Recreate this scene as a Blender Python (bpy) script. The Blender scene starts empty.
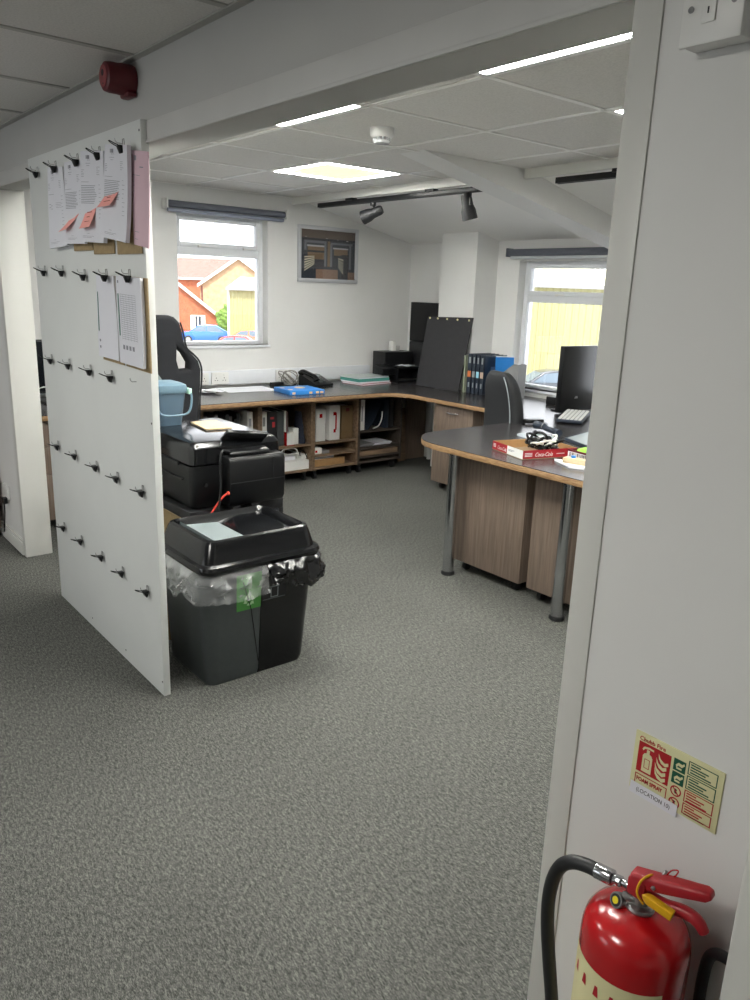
import bpy, bmesh, math, random
from mathutils import Matrix, Vector, noise
random.seed(7)
S = bpy.context.scene
COL = S.collection
PI = math.pi

# ---------------------------------------------------------------- camera
cd = bpy.data.cameras.new('camera'); cam = bpy.data.objects.new('camera', cd); COL.objects.link(cam)
fw = Vector((-0.74571403, 0.61231957, -0.26263155)); rt = Vector((0.62705159, 0.77823566, 0.03399348)); up = Vector((-0.22520411, 0.13933412, 0.96429721))
M = Matrix((rt, up, -fw)).transposed().to_4x4(); M.translation = Vector((0, 0, 1.55))
cam.matrix_world = M
cd.sensor_fit = 'VERTICAL'; cd.sensor_height = 36; cd.sensor_width = 27; cd.lens = 769.52 * 36 / 1000
cd.clip_start = 0.02; cd.clip_end = 400
S.camera = cam

# ---------------------------------------------------------------- sky, sun, exposure
SKY = 2.5; SUN = 5.0; LED = 72.0; HALL_LED = 18.5; EXPOSURE = 0.72
wd = bpy.data.worlds.new('overcast_sky'); S.world = wd; wd.use_nodes = True
wn = wd.node_tree.nodes; wl = wd.node_tree.links
bg = wn['Background']; bg.inputs['Color'].default_value = (0.93, 0.96, 1.0, 1); bg.inputs['Strength'].default_value = SKY
sl = bpy.data.lights.new('sun', 'SUN'); sl.energy = SUN; sl.angle = 0.06; sl.color = (1, 0.96, 0.9)
sun = bpy.data.objects.new('sun', sl); COL.objects.link(sun)
sun.rotation_euler = Vector((-0.40, 0.28, -0.87)).to_track_quat('-Z', 'Y').to_euler()
def portal(name, loc, rot, sx, sy):
    l = bpy.data.lights.new(name, 'AREA'); l.shape = 'RECTANGLE'; l.size = sx; l.size_y = sy; l.cycles.is_portal = True
    o = bpy.data.objects.new(name, l); COL.objects.link(o); o.location = loc; o.rotation_euler = rot
portal('portal_a', (-5.93, 3.085, 1.58), (0, -PI/2, 0), 1.0, .8)
portal('portal_b', (-3.75, 5.24, 1.31), (-PI/2, 0, 0), 1.3, 1.02)
portal('portal_c', (-3.6, -3.18, 1.45), (PI/2, 0, 0), 2.4, 1.1)
S.view_settings.view_transform = 'Standard'; S.view_settings.look = 'None'
S.view_settings.exposure = EXPOSURE; S.view_settings.gamma = 1.0; S.view_settings.use_curve_mapping = False

# ---------------------------------------------------------------- materials
def lin(c):
    return tuple(((v/255)/12.92 if v/255 <= .04045 else ((v/255+.055)/1.055)**2.4) for v in c)
def mat(name, rgb, rough=.5, metal=0.0, spec=.5, var=0.0, vscale=20.0, bump=0.0, bscale=200.0, stretch=(1, 1, 1), emit=0.0, rgb2=None, coat=0.0, detail=4.0, lo=.35, hi=.65):
    m = bpy.data.materials.new(name); m.use_nodes = True
    n = m.node_tree.nodes; l = m.node_tree.links; b = n['Principled BSDF']
    c = lin(rgb)
    b.inputs['Base Color'].default_value = (*c, 1); b.inputs['Roughness'].default_value = rough
    b.inputs['Metallic'].default_value = metal; b.inputs['Specular IOR Level'].default_value = spec
    b.inputs['Coat Weight'].default_value = coat
    tc = n.new('ShaderNodeTexCoord'); mp = n.new('ShaderNodeMapping'); mp.inputs['Scale'].default_value = stretch
    l.new(tc.outputs['Object'], mp.inputs['Vector'])
    c2 = lin(rgb2) if rgb2 else tuple(x*(1-var) for x in c)
    nz = n.new('ShaderNodeTexNoise'); nz.inputs['Scale'].default_value = vscale; nz.inputs['Detail'].default_value = detail
    l.new(mp.outputs['Vector'], nz.inputs['Vector'])
    rp = n.new('ShaderNodeValToRGB'); rp.color_ramp.elements[0].position = lo; rp.color_ramp.elements[1].position = hi
    rp.color_ramp.elements[0].color = (*c2, 1); rp.color_ramp.elements[1].color = (*c, 1)
    l.new(nz.outputs['Fac'], rp.inputs['Fac']); l.new(rp.outputs['Color'], b.inputs['Base Color'])
    if bump:
        n2 = n.new('ShaderNodeTexNoise'); n2.inputs['Scale'].default_value = bscale; n2.inputs['Detail'].default_value = 3
        l.new(mp.outputs['Vector'], n2.inputs['Vector'])
        bp = n.new('ShaderNodeBump'); bp.inputs['Strength'].default_value = bump; bp.inputs['Distance'].default_value = .01
        l.new(n2.outputs['Fac'], bp.inputs['Height']); l.new(bp.outputs['Normal'], b.inputs['Normal'])
    if emit:
        b.inputs['Emission Color'].default_value = (*c, 1); b.inputs['Emission Strength'].default_value = emit
    return m
def glassmat(name, tint=(1, 1, 1), gloss=.12, rough=.02):
    m = bpy.data.materials.new(name); m.use_nodes = True; n = m.node_tree.nodes; l = m.node_tree.links
    for x in list(n):
        if x.type != 'OUTPUT_MATERIAL': n.remove(x)
    out = [x for x in n if x.type == 'OUTPUT_MATERIAL'][0]
    t = n.new('ShaderNodeBsdfTransparent'); t.inputs['Color'].default_value = (*tint, 1)
    g = n.new('ShaderNodeBsdfGlossy'); g.inputs['Roughness'].default_value = rough
    fr = n.new('ShaderNodeFresnel'); fr.inputs['IOR'].default_value = 1.45
    mx = n.new('ShaderNodeMixShader'); l.new(fr.outputs[0], mx.inputs[0]); l.new(t.outputs[0], mx.inputs[1]); l.new(g.outputs[0], mx.inputs[2])
    l.new(mx.outputs[0], out.inputs['Surface'])
    return m

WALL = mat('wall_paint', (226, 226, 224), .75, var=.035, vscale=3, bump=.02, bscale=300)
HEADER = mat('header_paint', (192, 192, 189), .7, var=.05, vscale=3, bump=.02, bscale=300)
TRIM = mat('gloss_trim_paint', (214, 214, 209), .4, var=.03, vscale=5)
BOARDW = mat('white_melamine', (226, 229, 227), .45, var=.02, vscale=6)
UPVC = mat('white_upvc', (228, 231, 235), .3, var=.02)
CEIL = mat('ceiling_tile', (222, 220, 216), .9, var=.13, vscale=140, bump=.12, bscale=260, lo=.3, hi=.6)
TEE = mat('ceiling_tee', (240, 239, 236), .5, var=.02)
PLASTER = mat('sloped_plaster', (238, 237, 234), .8, var=.02, vscale=4)
def carpet_mat():
    m = mat('grey_carpet', (126, 128, 124), .95, spec=.15)
    n = m.node_tree.nodes; l = m.node_tree.links; b = n['Principled BSDF']
    for x in list(n):
        if x.type in ('VALTORGB', 'TEX_NOISE', 'MAPPING'): n.remove(x)
    tc = [x for x in n if x.type == 'TEX_COORD'][0]
    mp = n.new('ShaderNodeMapping'); mp.inputs['Rotation'].default_value = (0, 0, .5); mp.inputs['Scale'].default_value = (.45, 1.25, 1); l.new(tc.outputs['Object'], mp.inputs['Vector'])
    a = n.new('ShaderNodeTexNoise'); a.inputs['Scale'].default_value = 290; a.inputs['Detail'].default_value = 5; a.inputs['Roughness'].default_value = .72; l.new(mp.outputs['Vector'], a.inputs['Vector'])
    r = n.new('ShaderNodeValToRGB'); e = r.color_ramp.elements
    e[0].position = .39; e[0].color = (*lin((58, 59, 57)), 1); e[1].position = .62; e[1].color = (*lin((140, 140, 134)), 1)
    k = e.new(.5); k.color = (*lin((95, 96, 93)), 1)
    a2 = n.new('ShaderNodeTexNoise'); a2.inputs['Scale'].default_value = 110; a2.inputs['Detail'].default_value = 2; l.new(mp.outputs['Vector'], a2.inputs['Vector'])
    ms = n.new('ShaderNodeMath'); ms.operation = 'MULTIPLY_ADD'; ms.inputs[1].default_value = .30; l.new(a2.outputs['Fac'], ms.inputs[0])
    m3 = n.new('ShaderNodeMath'); m3.operation = 'MULTIPLY'; m3.inputs[1].default_value = .70; l.new(a.outputs['Fac'], m3.inputs[0]); l.new(m3.outputs[0], ms.inputs[2])
    l.new(ms.outputs[0], r.inputs['Fac'])
    v = n.new('ShaderNodeTexNoise'); v.inputs['Scale'].default_value = 1.7; v.inputs['Detail'].default_value = 3; l.new(tc.outputs['Object'], v.inputs['Vector'])
    mx = n.new('ShaderNodeMix'); mx.data_type = 'RGBA'; mx.blend_type = 'MULTIPLY'; mx.inputs['Factor'].default_value = .35
    l.new(r.outputs['Color'], mx.inputs[6]); l.new(v.outputs['Fac'], mx.inputs[7]); l.new(mx.outputs[2], b.inputs['Base Color'])
    bp = n.new('ShaderNodeBump'); bp.inputs['Strength'].default_value = .4; bp.inputs['Distance'].default_value = .004
    l.new(a.outputs['Fac'], bp.inputs['Height']); l.new(bp.outputs['Normal'], b.inputs['Normal'])
    return m
CARPET = carpet_mat()
WOOD = mat('grey_oak_laminate', (130, 114, 101), .5, rgb2=(108, 94, 83), vscale=16, stretch=(6, 6, .3), bump=.03, bscale=60, detail=8)
WOODX = mat('oak_shelf_laminate', (139, 116, 94), .5, rgb2=(108, 88, 70), vscale=10, stretch=(5, .4, 5), detail=8)
EDGE = mat('ply_edge', (170, 138, 100), .5, rgb2=(138, 106, 74), vscale=30, stretch=(1, 1, 6))
DTOP = mat('dark_laminate_top', (58, 56, 57), .26, var=.12, vscale=60, spec=.9)
BLACK = mat('black_plastic', (17, 18, 20), .36, var=.15, vscale=40, spec=.35)
GLOSSB = mat('gloss_black_plastic', (16, 17, 19), .16, var=.1, vscale=30)
SATINB = mat('satin_black', (33, 34, 37), .5, var=.1, vscale=60)
FABRIC = mat('black_fabric', (35, 36, 41), .85, var=.25, vscale=300, bump=.15, bscale=500)
LEATHER = mat('dark_grey_upholstery', (33, 35, 38), .6, var=.12, vscale=150, bump=.08, bscale=400)
CHROME = mat('chrome', (190, 192, 195), .16, metal=1)
STEEL = mat('brushed_steel', (160, 160, 160), .35, metal=1)
DGREY = mat('dark_grey_plastic', (72, 77, 78), .4, var=.08, vscale=50)
LGREY = mat('light_grey_plastic', (150, 160, 162), .35, var=.04)
WHITEP = mat('white_plastic', (228, 228, 225), .35, var=.02)
PAPER = mat('white_paper', (226, 227, 234), .8, var=.02, vscale=8)
PINKP = mat('pink_paper', (222, 190, 200), .8, var=.03, vscale=8)
STICKY = mat('pink_sticky_note', (252, 176, 166), .8, var=.06, vscale=8)
MDF = mat('brown_hardboard', (168, 146, 108), .7, var=.15, vscale=60)
CARD = mat('brown_card', (165, 128, 84), .8, var=.12, vscale=30)
INK = mat('print_ink', (142, 144, 152), .8)
INKG = mat('green_print', (72, 120, 108), .8)
RED = mat('extinguisher_red', (180, 20, 26), .22, var=.06, vscale=6, coat=.4)
REDP = mat('red_handle_paint', (168, 30, 40), .42, var=.08, vscale=60, bump=.05, bscale=400)
REDD = mat('dark_red_plastic', (96, 22, 32), .45, var=.1, vscale=60)
RUBBER = mat('black_rubber', (28, 29, 31), .45, var=.15, vscale=120)
YELLOW = mat('yellow_plastic', (224, 172, 22), .4, var=.06)
CREAM = mat('cream_label', (226, 219, 170), .6, var=.04)
SIGNC = mat('photoluminescent_cream', (222, 219, 172), .5, var=.03)
SIGNR = mat('sign_red', (178, 28, 36), .5, var=.03)
SIGNG = mat('sign_green', (18, 86, 62), .5, var=.03)
BLUEC = mat('caddy_blue', (84, 106, 124), .45, var=.05)
BLUEL = mat('caddy_lid_blue', (98, 124, 140), .4, var=.05)
MINT = mat('mint_latch', (176, 214, 196), .5)
BLUE = mat('bright_blue_card', (44, 128, 206), .5, var=.06)
ORANGE = mat('orange_print', (232, 190, 140), .6)
NAVY = mat('navy_card', (40, 50, 64), .5, var=.12, vscale=40)
TEAL = mat('teal_card', (74, 152, 142), .6)
GREENP = mat('green_print_pack', (140, 196, 64), .5, var=.2, vscale=80)
GREYC = mat('grey_card', (138, 139, 140), .6, var=.04)
BLIND = mat('grey_blind_fabric', (98, 102, 112), .6, var=.1, vscale=80)
ALU = mat('aluminium_frame', (196, 198, 202), .35, metal=.2)
GLASS = glassmat('window_glass')
CLEARP = None
LEDM = mat('led_edge_strip', (255, 254, 248), .5, emit=LED)
LEDC = mat('led_diffuser', (255, 250, 196), .5, emit=.62)
LEDH = mat('led_diffuser_hall', (255, 253, 246), .5, emit=HALL_LED)
COKE = mat('red_drink_tray_print', (164, 24, 36), .45, var=.05)

# ---------------------------------------------------------------- mesh helpers
WM = {}
def wm(o): return WM.get(o.name, Matrix.Identity(4)) if o else Matrix.Identity(4)
class MB:
    def __init__(s): s.v = []; s.f = []; s.m = []; s.cur = 0; s.T = None
    def mi(s, i): s.cur = i; return s
    def tf(s, T): s.T = T; return s
    def add(s, vs, fs, m=None):
        k = len(s.v)
        if s.T is not None: vs = [s.T @ Vector(p) for p in vs]
        s.v += [tuple(p) for p in vs]
        for f in fs: s.f.append(tuple(i+k for i in f)); s.m.append(s.cur if m is None else m)
        return s
    def box(s, x0, x1, y0, y1, z0, z1, m=None):
        v = [(x, y, z) for z in (z0, z1) for y in (y0, y1) for x in (x0, x1)]
        return s.add(v, [(0, 2, 3, 1), (4, 5, 7, 6), (0, 1, 5, 4), (2, 6, 7, 3), (0, 4, 6, 2), (1, 3, 7, 5)], m)
    def cbox(s, c, d, R=None, m=None):
        R = R or Matrix.Identity(3)
        v = [Vector(c) + R @ Vector((x*d[0]/2, y*d[1]/2, z*d[2]/2)) for z in (-1, 1) for y in (-1, 1) for x in (-1, 1)]
        return s.add(v, [(0, 2, 3, 1), (4, 5, 7, 6), (0, 1, 5, 4), (2, 6, 7, 3), (0, 4, 6, 2), (1, 3, 7, 5)], m)
    def prism(s, poly, z0, z1, m=None, top=None):
        n = len(poly); v = [(x, y, z0) for x, y in poly] + [(x, y, z1) for x, y in poly]
        s.add(v, [tuple(range(n))[::-1]] + [(i, (i+1) % n, n+(i+1) % n, n+i) for i in range(n)], m)
        k = len(s.v) - 2*n
        s.f.append(tuple(k+n+i for i in range(n))); s.m.append(top if top is not None else (s.cur if m is None else m))
        return s
    def loft(s, rings, cap0=True, cap1=True, m=None, closed=True):
        n = len(rings[0]); v = [p for r in rings for p in r]; f = []
        for j in range(len(rings)-1):
            for i in range(n if closed else n-1):
                a = j*n+i; b = j*n+(i+1) % n; f.append((a, b, b+n, a+n))
        if cap0: f.append(tuple(range(n))[::-1])
        if cap1: f.append(tuple((len(rings)-1)*n+i for i in range(n)))
        return s.add(v, f, m)
    def cyl(s, p0, p1, r0, r1=None, n=20, m=None, caps=True):
        p0 = Vector(p0); p1 = Vector(p1); r1 = r0 if r1 is None else r1
        d = (p1-p0).normalized(); a = d.orthogonal().normalized(); b = d.cross(a)
        R = [[p + (a*math.cos(2*PI*i/n) + b*math.sin(2*PI*i/n))*r for i in range(n)] for p, r in ((p0, r0), (p1, r1))]
        return s.loft(R, caps, caps, m)
    def lathe(s, prof, c, axis=(0, 0, 1), n=32, m=None):
        d = Vector(axis).normalized(); a = d.orthogonal().normalized(); b = d.cross(a); c = Vector(c)
        R = [[c + d*h + (a*math.cos(2*PI*i/n) + b*math.sin(2*PI*i/n))*max(r, .0002) for i in range(n)] for r, h in prof]
        return s.loft(R, True, True, m)
    def tube(s, pts, r, n=10, m=None, sub=0):
        P = [Vector(p) for p in pts]
        if sub:
            Q = []
            for i in range(len(P)-1):
                p0 = P[max(i-1, 0)]; p1 = P[i]; p2 = P[i+1]; p3 = P[min(i+2, len(P)-1)]
                for k in range(sub):
                    t = k/sub
                    Q.append(.5*((2*p1) + (p2-p0)*t + (2*p0-5*p1+4*p2-p3)*t*t + (3*p1-p0-3*p2+p3)*t**3))
            P = Q + [P[-1]]
        R = []; a = None
        for i, p in enumerate(P):
            d = (P[min(i+1, len(P)-1)] - P[max(i-1, 0)]).normalized()
            a = d.orthogonal().normalized() if a is None else (a - d*a.dot(d)).normalized()
            b = d.cross(a); rr = r if not callable(r) else r(i/(len(P)-1))
            R.append([p + (a*math.cos(2*PI*k/n) + b*math.sin(2*PI*k/n))*rr for k in range(n)])
        return s.loft(R, True, True, m)
    def build(s, name, mats, parent=None, bevel=0, seg=2, loc=None, local=False, smooth=True, rz=0):
        me = bpy.data.meshes.new(name); T = Matrix.Identity(4)
        if parent is not None and not local: T = wm(parent).inverted()
        if parent is None and loc is not None and not local: T = Matrix.Translation(-Vector(loc))
        me.from_pydata([T @ Vector(p) for p in s.v], [], s.f)
        for i, p in enumerate(me.polygons): p.material_index = s.m[i]
        bm = bmesh.new(); bm.from_mesh(me)
        bmesh.ops.recalc_face_normals(bm, faces=bm.faces)
        if bevel:
            es = [e for e in bm.edges if len(e.link_faces) == 2 and e.calc_face_angle(0) > .6]
            bmesh.ops.bevel(bm, geom=es, offset=bevel, segments=seg, affect='EDGES', profile=.5, clamp_overlap=True)
        bm.to_mesh(me); bm.free()
        return link(name, me, mats, parent, loc, smooth, rz)
def link(name, me, mats, parent=None, loc=None, smooth=True, rz=0):
    for m in (mats if isinstance(mats, (list, tuple)) else [mats]): me.materials.append(m)
    if smooth:
        me.polygons.foreach_set('use_smooth', [True]*len(me.polygons)); me.set_sharp_from_angle(angle=math.radians(38))
    o = bpy.data.objects.new(name, me); COL.objects.link(o)
    if parent is not None: o.parent = parent; WM[o.name] = wm(parent)
    else:
        o.location = loc or (0, 0, 0); o.rotation_euler = (0, 0, rz)
        WM[o.name] = Matrix.Translation(Vector(loc or (0, 0, 0))) @ Matrix.Rotation(rz, 4, 'Z')
    return o
def tag(o, label, cat, group=None):
    o['label'] = label; o['category'] = cat
    if group: o['group'] = group
    return o
def thing(name, label, cat, loc, rz=0, group=None):
    o = bpy.data.objects.new(name, None); COL.objects.link(o); o.empty_display_size = .05
    o.location = loc; o.rotation_euler = (0, 0, rz)
    WM[o.name] = Matrix.Translation(Vector(loc)) @ Matrix.Rotation(rz, 4, 'Z')
    return tag(o, label, cat, group)
def struct(o): o['kind'] = 'structure'; return o
def dup(root, loc, rz=None, label=None, group=None):
    r = root.copy(); COL.objects.link(r); r.location = loc
    if rz is not None: r.rotation_euler = (0, 0, rz)
    if label: r['label'] = label
    if group: r['group'] = group
    for ch in list(root.children):
        c = ch.copy(); COL.objects.link(c); c.parent = r
        for g in list(ch.children):
            d = g.copy(); COL.objects.link(d); d.parent = c
    WM[r.name] = Matrix.Translation(Vector(loc)) @ Matrix.Rotation(r.rotation_euler[2], 4, 'Z')
    return r
def rrect(x0, x1, y0, y1, rad, n=5):
    rad = rad if isinstance(rad, (list, tuple)) else [rad]*4
    P = []
    for (cx, cy, a0), r in zip(((x1, y1, 0), (x0, y1, PI/2), (x0, y0, PI), (x1, y0, 3*PI/2)), rad):
        sx = -1 if cx == x1 else 1; sy = -1 if cy == y1 else 1
        for i in range(n+1):
            a = a0 + PI/2*i/n
            P.append((cx + sx*r + r*math.cos(a), cy + sy*r + r*math.sin(a)))
    return P
def shape2d(name, outlines, depth, mats, parent=None, T=None, bevel=0, loc=None, local=False, smooth=True):
    """flat outline(s) with holes, filled and given thickness; T maps the shape's x,y,z into place"""
    cu = bpy.data.curves.new(name, 'CURVE'); cu.dimensions = '2D'; cu.fill_mode = 'BOTH'; cu.extrude = max(depth/2-bevel, .0001); cu.bevel_depth = bevel; cu.bevel_resolution = 2
    cu.offset = -bevel
    for pts in outlines:
        sp = cu.splines.new('POLY'); sp.points.add(len(pts)-1); sp.use_cyclic_u = True
        for p, q in zip(sp.points, pts): p.co = (q[0], q[1], 0, 1)
    tmp = bpy.data.objects.new(name, cu); COL.objects.link(tmp)
    dg = bpy.context.evaluated_depsgraph_get(); dg.update()
    me = bpy.data.meshes.new_from_object(tmp.evaluated_get(dg)); bpy.data.objects.remove(tmp); bpy.data.curves.remove(cu)
    me.materials.clear()
    X = (T or Matrix.Identity(4))
    if parent is not None and not local: X = wm(parent).inverted() @ X
    elif parent is None and loc is not None and not local: X = Matrix.Translation(-Vector(loc)) @ X
    me.transform(X)
    bm = bmesh.new(); bm.from_mesh(me); bmesh.ops.remove_doubles(bm, verts=bm.verts, dist=1e-5); bmesh.ops.recalc_face_normals(bm, faces=bm.faces); bm.to_mesh(me); bm.free()
    return link(name, me, mats, parent, loc, smooth)
def text(name, body, size, m, T, parent, extrude=.0004, shear=0.0, align='LEFT', xs=1.0, bold=0.0):
    cu = bpy.data.curves.new(name, 'FONT'); cu.body = body; cu.size = size; cu.extrude = extrude; cu.shear = shear; cu.align_x = align; cu.offset = bold
    cu.resolution_u = 3
    tmp = bpy.data.objects.new(name, cu); COL.objects.link(tmp)
    dg = bpy.context.evaluated_depsgraph_get(); dg.update()
    me = bpy.data.meshes.new_from_object(tmp.evaluated_get(dg)); bpy.data.objects.remove(tmp); bpy.data.curves.remove(cu)
    me.materials.clear(); me.transform(Matrix.Diagonal((xs, 1, 1, 1))); me.transform(wm(parent).inverted() @ T)
    return link(name, me, m, parent, smooth=False)
def basis(o, x, y):
    x = Vector(x).normalized(); y = Vector(y).normalized(); z = x.cross(y)
    m = Matrix((x, y, z)).transposed().to_4x4(); m.translation = Vector(o); return m
def mats_by_normal(o, mats_top_index=1):
    for p in o.data.polygons: p.material_index = mats_top_index if p.normal.z > .7 else 0

# ================================================================= the setting
H = 2.268; HF = 2.243; X1 = -5.75; Y2 = 5.06; WY = 1.115; WYB = 1.245
b = MB(); b.prism([(-8.2, -3.2), (2.2, -3.2), (2.2, 1.25), (1.3, 1.25), (1.3, 5.26), (-5.95, 5.26), (-5.95, 1.25), (-8.2, 1.25)], -.12, 0); struct(b.build('floor', CARPET))
# left wall of the office with its window opening
WO = (2.685, 3.484, 1.075, 2.08)
b = MB()
b.box(-5.95, X1, WYB, WO[0], 0, 2.5); b.box(-5.95, X1, WO[1], 5.3, 0, 2.5)
b.box(-5.95, X1, WO[0], WO[1], 0, WO[2]); b.box(-5.95, X1, WO[0], WO[1], WO[3], 2.5)
struct(b.build('wall_left', WALL))
# far wall with its window opening
W2 = (-4.40, -3.08, .80, 1.822)
b = MB()
b.box(-5.75, W2[0], Y2, Y2+.2, 0, 2.5); b.box(W2[1], 1.3, Y2, Y2+.2, 0, 2.5)
b.box(W2[0], W2[1], Y2, Y2+.2, 0, W2[2]); b.box(W2[0], W2[1], Y2, Y2+.2, W2[3], 2.5)
struct(b.build('wall_far', WALL))
b = MB(); b.box(1.2, 1.3, WYB, Y2, 0, 2.5); struct(b.build('wall_right', WALL))
# partition between the hall and the office
b = MB()
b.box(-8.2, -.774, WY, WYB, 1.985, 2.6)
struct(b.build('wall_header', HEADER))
b = MB(); b.box(-.774, 2.2, WY, WYB, 0, 2.6); struct(b.build('wall_front', WALL))
b = MB(); b.box(-8.2, -4.49, WY, WYB, 0, 1.985); struct(b.build('wall_pillar', WALL))
# hall shell behind the camera, with a long window
b = MB()
b.box(-8.2, 2.2, -3.2, -3.0, 0, .9); b.box(-8.2, 2.2, -3.2, -3.0, 2.0, 2.6); b.box(-8.2, -4.8, -3.2, -3.0, .9, 2.0); b.box(-2.4, 2.2, -3.2, -3.0, .9, 2.0)
struct(b.build('wall_back', WALL))
b = MB(); b.box(2.0, 2.2, -3.0, WY, 0, 2.6); struct(b.build('wall_hall_right', WALL))
b = MB(); b.box(-8.2, -8.0, -3.0, WY, 0, 2.6); struct(b.build('wall_hall_left', WALL))
# ceilings: office grid, slope and hall grid
TX = [-5.2, -4.58, -3.95, -3.31, -2.675, -2.04, -1.4, -.77, -.13, .5]; TY = [1.42, 2.10, 2.775, 3.405]
b = MB(); b.box(-5.95, 1.3, WYB, 3.75, H, H+.12); struct(b.build('ceiling', CEIL))
b = MB()
for x in TX: b.box(x-.012, x+.012, WYB, 3.72, H-.004, H+.002)
for y in TY: b.box(-5.75, 1.2, y-.012, y+.012, H-.004, H+.002)
b.box(-5.75, -5.73, WYB, 3.72, H-.004, H+.002)
struct(b.build('trim_1', TEE, smooth=False))
b = MB(); b.add([(-5.95, 3.73, H), (1.3, 3.73, H), (1.3, 5.28, 1.938), (-5.95, 5.28, 1.938), (-5.95, 3.73, H+.1), (1.3, 3.73, H+.1), (1.3, 5.28, 2.04), (-5.95, 5.28, 2.04)],
                [(0, 1, 2, 3), (4, 5, 6, 7), (0, 1, 5, 4), (2, 3, 7, 6), (0, 3, 7, 4), (1, 2, 6, 5)])
struct(b.build('ceiling_slope', PLASTER))
b = MB(); b.box(-5.95, -3.44, 3.715, 3.752, 2.214, H+.04); b.box(-3.255, 1.2, 3.715, 3.752, 2.214, H+.04); struct(b.build('trim_2', TRIM, bevel=.003))
# sloping roof beam
bz = lambda y: 2.245 - .1903*(y-3.033)
b = MB(); x0, x1 = -3.445, -3.25; ya, yb = 2.915, 5.06
b.add([(x0, ya, H), (x1, ya, H), (x1, yb, bz(yb)), (x0, yb, bz(yb)), (x0, ya, H+.02), (x1, ya, H+.02), (x1, yb, 2.1), (x0, yb, 2.1), (x0, 3.75, H+.05), (x1, 3.75, H+.05)],
      [(0, 1, 2, 3), (4, 8, 9, 5), (8, 7, 6, 9), (0, 4, 5, 1), (3, 2, 6, 7), (0, 3, 7, 8, 4), (1, 5, 9, 6, 2)])
struct(b.build('ceiling_beam', WALL))
b = MB(); b.box(-8.2, 2.2, -3.2, WY, HF, HF+.12); struct(b.build('ceiling_hall', CEIL))
b = MB()
for i in range(-10, 8):
    x = -2.0 - .61*i
    if -8 < x < 2: b.box(x-.012, x+.012, -3.0, WY, HF-.004, HF+.002)
for i in range(7): b.box(-8, 2, .52-.61*i-.012, .52-.61*i+.012, HF-.004, HF+.002)
b.box(-8, 2, WY-.026, WY, HF-.006, HF+.002)
struct(b.build('trim_3', mat('hall_tee', (176, 175, 170), .6), smooth=False))
b = MB(); b.box(-5.06, -4.64, 4.80, Y2, 0, 2.12); struct(b.build('wall_column', WALL))
# opening trims: fascia, casings, lining
b = MB(); b.box(-4.53, -.732, 1.108, WY, 1.985, 2.05); b.box(-4.53, -.732, 1.103, 1.110, 1.983, 1.993); struct(b.build('trim_4', mat('fascia_paint', (206, 206, 203), .55, var=.06, vscale=4), bevel=.002))
b = MB(); b.box(-.7830, -.733, 1.111, WY, 0, 1.985); b.box(-.7805, -.774, 1.113, WYB+.005, 0, 1.985); struct(b.build('trim_5', TRIM, bevel=.002))
b = MB(); b.box(-4.53, -4.49, 1.104, WY, 0, 1.985); b.box(-4.492, -4.482, 1.104, WYB+.005, 0, 1.985); struct(b.build('trim_6', TRIM, bevel=.003))
b = MB(); b.box(-5.75, -4.53, 1.098, WY, 0, .075); b.box(-5.75, -4.53, 1.103, WY, .075, .088); struct(b.build('baseboard_left', TRIM, bevel=.003))
b = MB(); b.box(-5.75, -5.735, WYB, Y2, 0, .09); struct(b.build('baseboard_side', TRIM, bevel=.003))
b = MB(); b.box(-5.75, 1.2, Y2-.015, Y2, 0, .09); struct(b.build('baseboard_far', TRIM, bevel=.003))
# white door leaf folded back in front of the wall, bottom right
t = struct(thing('door_1', 'edge of a white door standing open at the right', 'door', (.05, .99, 0))); del t['label']; del t['category']
b = MB(); b.box(-.352, .42, .955, .995, .008, 1.97); b.build('door_leaf', TRIM, t, bevel=.006)
b = MB(); b.cyl((.34, .955, 1.0), (.34, .91, 1.0), .011); b.tube([(.34, .912, 1.0), (.27, .91, 1.0), (.22, .912, 1.0)], .009); b.build('door_handle', STEEL, t)

# windows: frame, sash, panes, handles
def window(nm, T, w, h, rail0, rail1, parts_side, trans=.05):
    """local: x across, z up, y = depth outward; origin at the inner lower left corner of the opening"""
    root = bpy.data.objects.new(nm, None); COL.objects.link(root); root.matrix_world = T; WM[root.name] = T.copy(); struct(root)
    f = .040; y0, y1 = .085, .145
    b = MB()
    b.box(-.004, f, y0, y1, -.004, h+.004); b.box(w-f, w+.004, y0, y1, -.004, h+.004); b.box(f, w-f, y0, y1, -.004, .028); b.box(f, w-f, y0, y1, h-.05, h+.004)
    b.box(f, w-f, y0, y1, rail0, rail1)
    b.build('window_frame', UPVC, root, bevel=.004, local=True)
    b = MB(); t = .022      # opening top sash
    b.box(f-.01, f+t, y0-.012, y1-.01, rail1-.02, h-.03); b.box(w-f-t, w-f+.01, y0-.012, y1-.01, rail1-.02, h-.03)
    b.box(f+t, w-f-t, y0-.012, y1-.01, rail1-.02, rail1+.016); b.box(f+t, w-f-t, y0-.012, y1-.01, h-.055, h-.03)
    b.build('top_sash', UPVC, root, bevel=.004, local=True)
    for q in (.27, .77):
        b = MB(); b.box(w*q-.012, w*q+.012, y0-.032, y0-.012, rail1-.022, rail1-.004); b.box(w*q-.01, w*q+.08, y0-.036, y0-.026, rail1-.016, rail1-.006)
        b.build('window_handle', WHITEP, root, bevel=.003, local=True)
    b = MB(); b.box(f-.005, w-f+.005, .115, .121, .02, rail0+.005); b.build('pane', GLASS, root, local=True)
    b = MB(); b.box(f+.01, w-f-.01, .115, .121, rail1+.005, h-.045); b.build('pane', GLASS, root, local=True)
    return root
Ta = basis((X1, WO[0], WO[2]), (0, 1, 0), (-1, 0, 0))
Ta = Matrix(((0, -1, 0, X1), (1, 0, 0, WO[0]), (0, 0, 1, WO[2]), (0, 0, 0, 1)))
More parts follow.
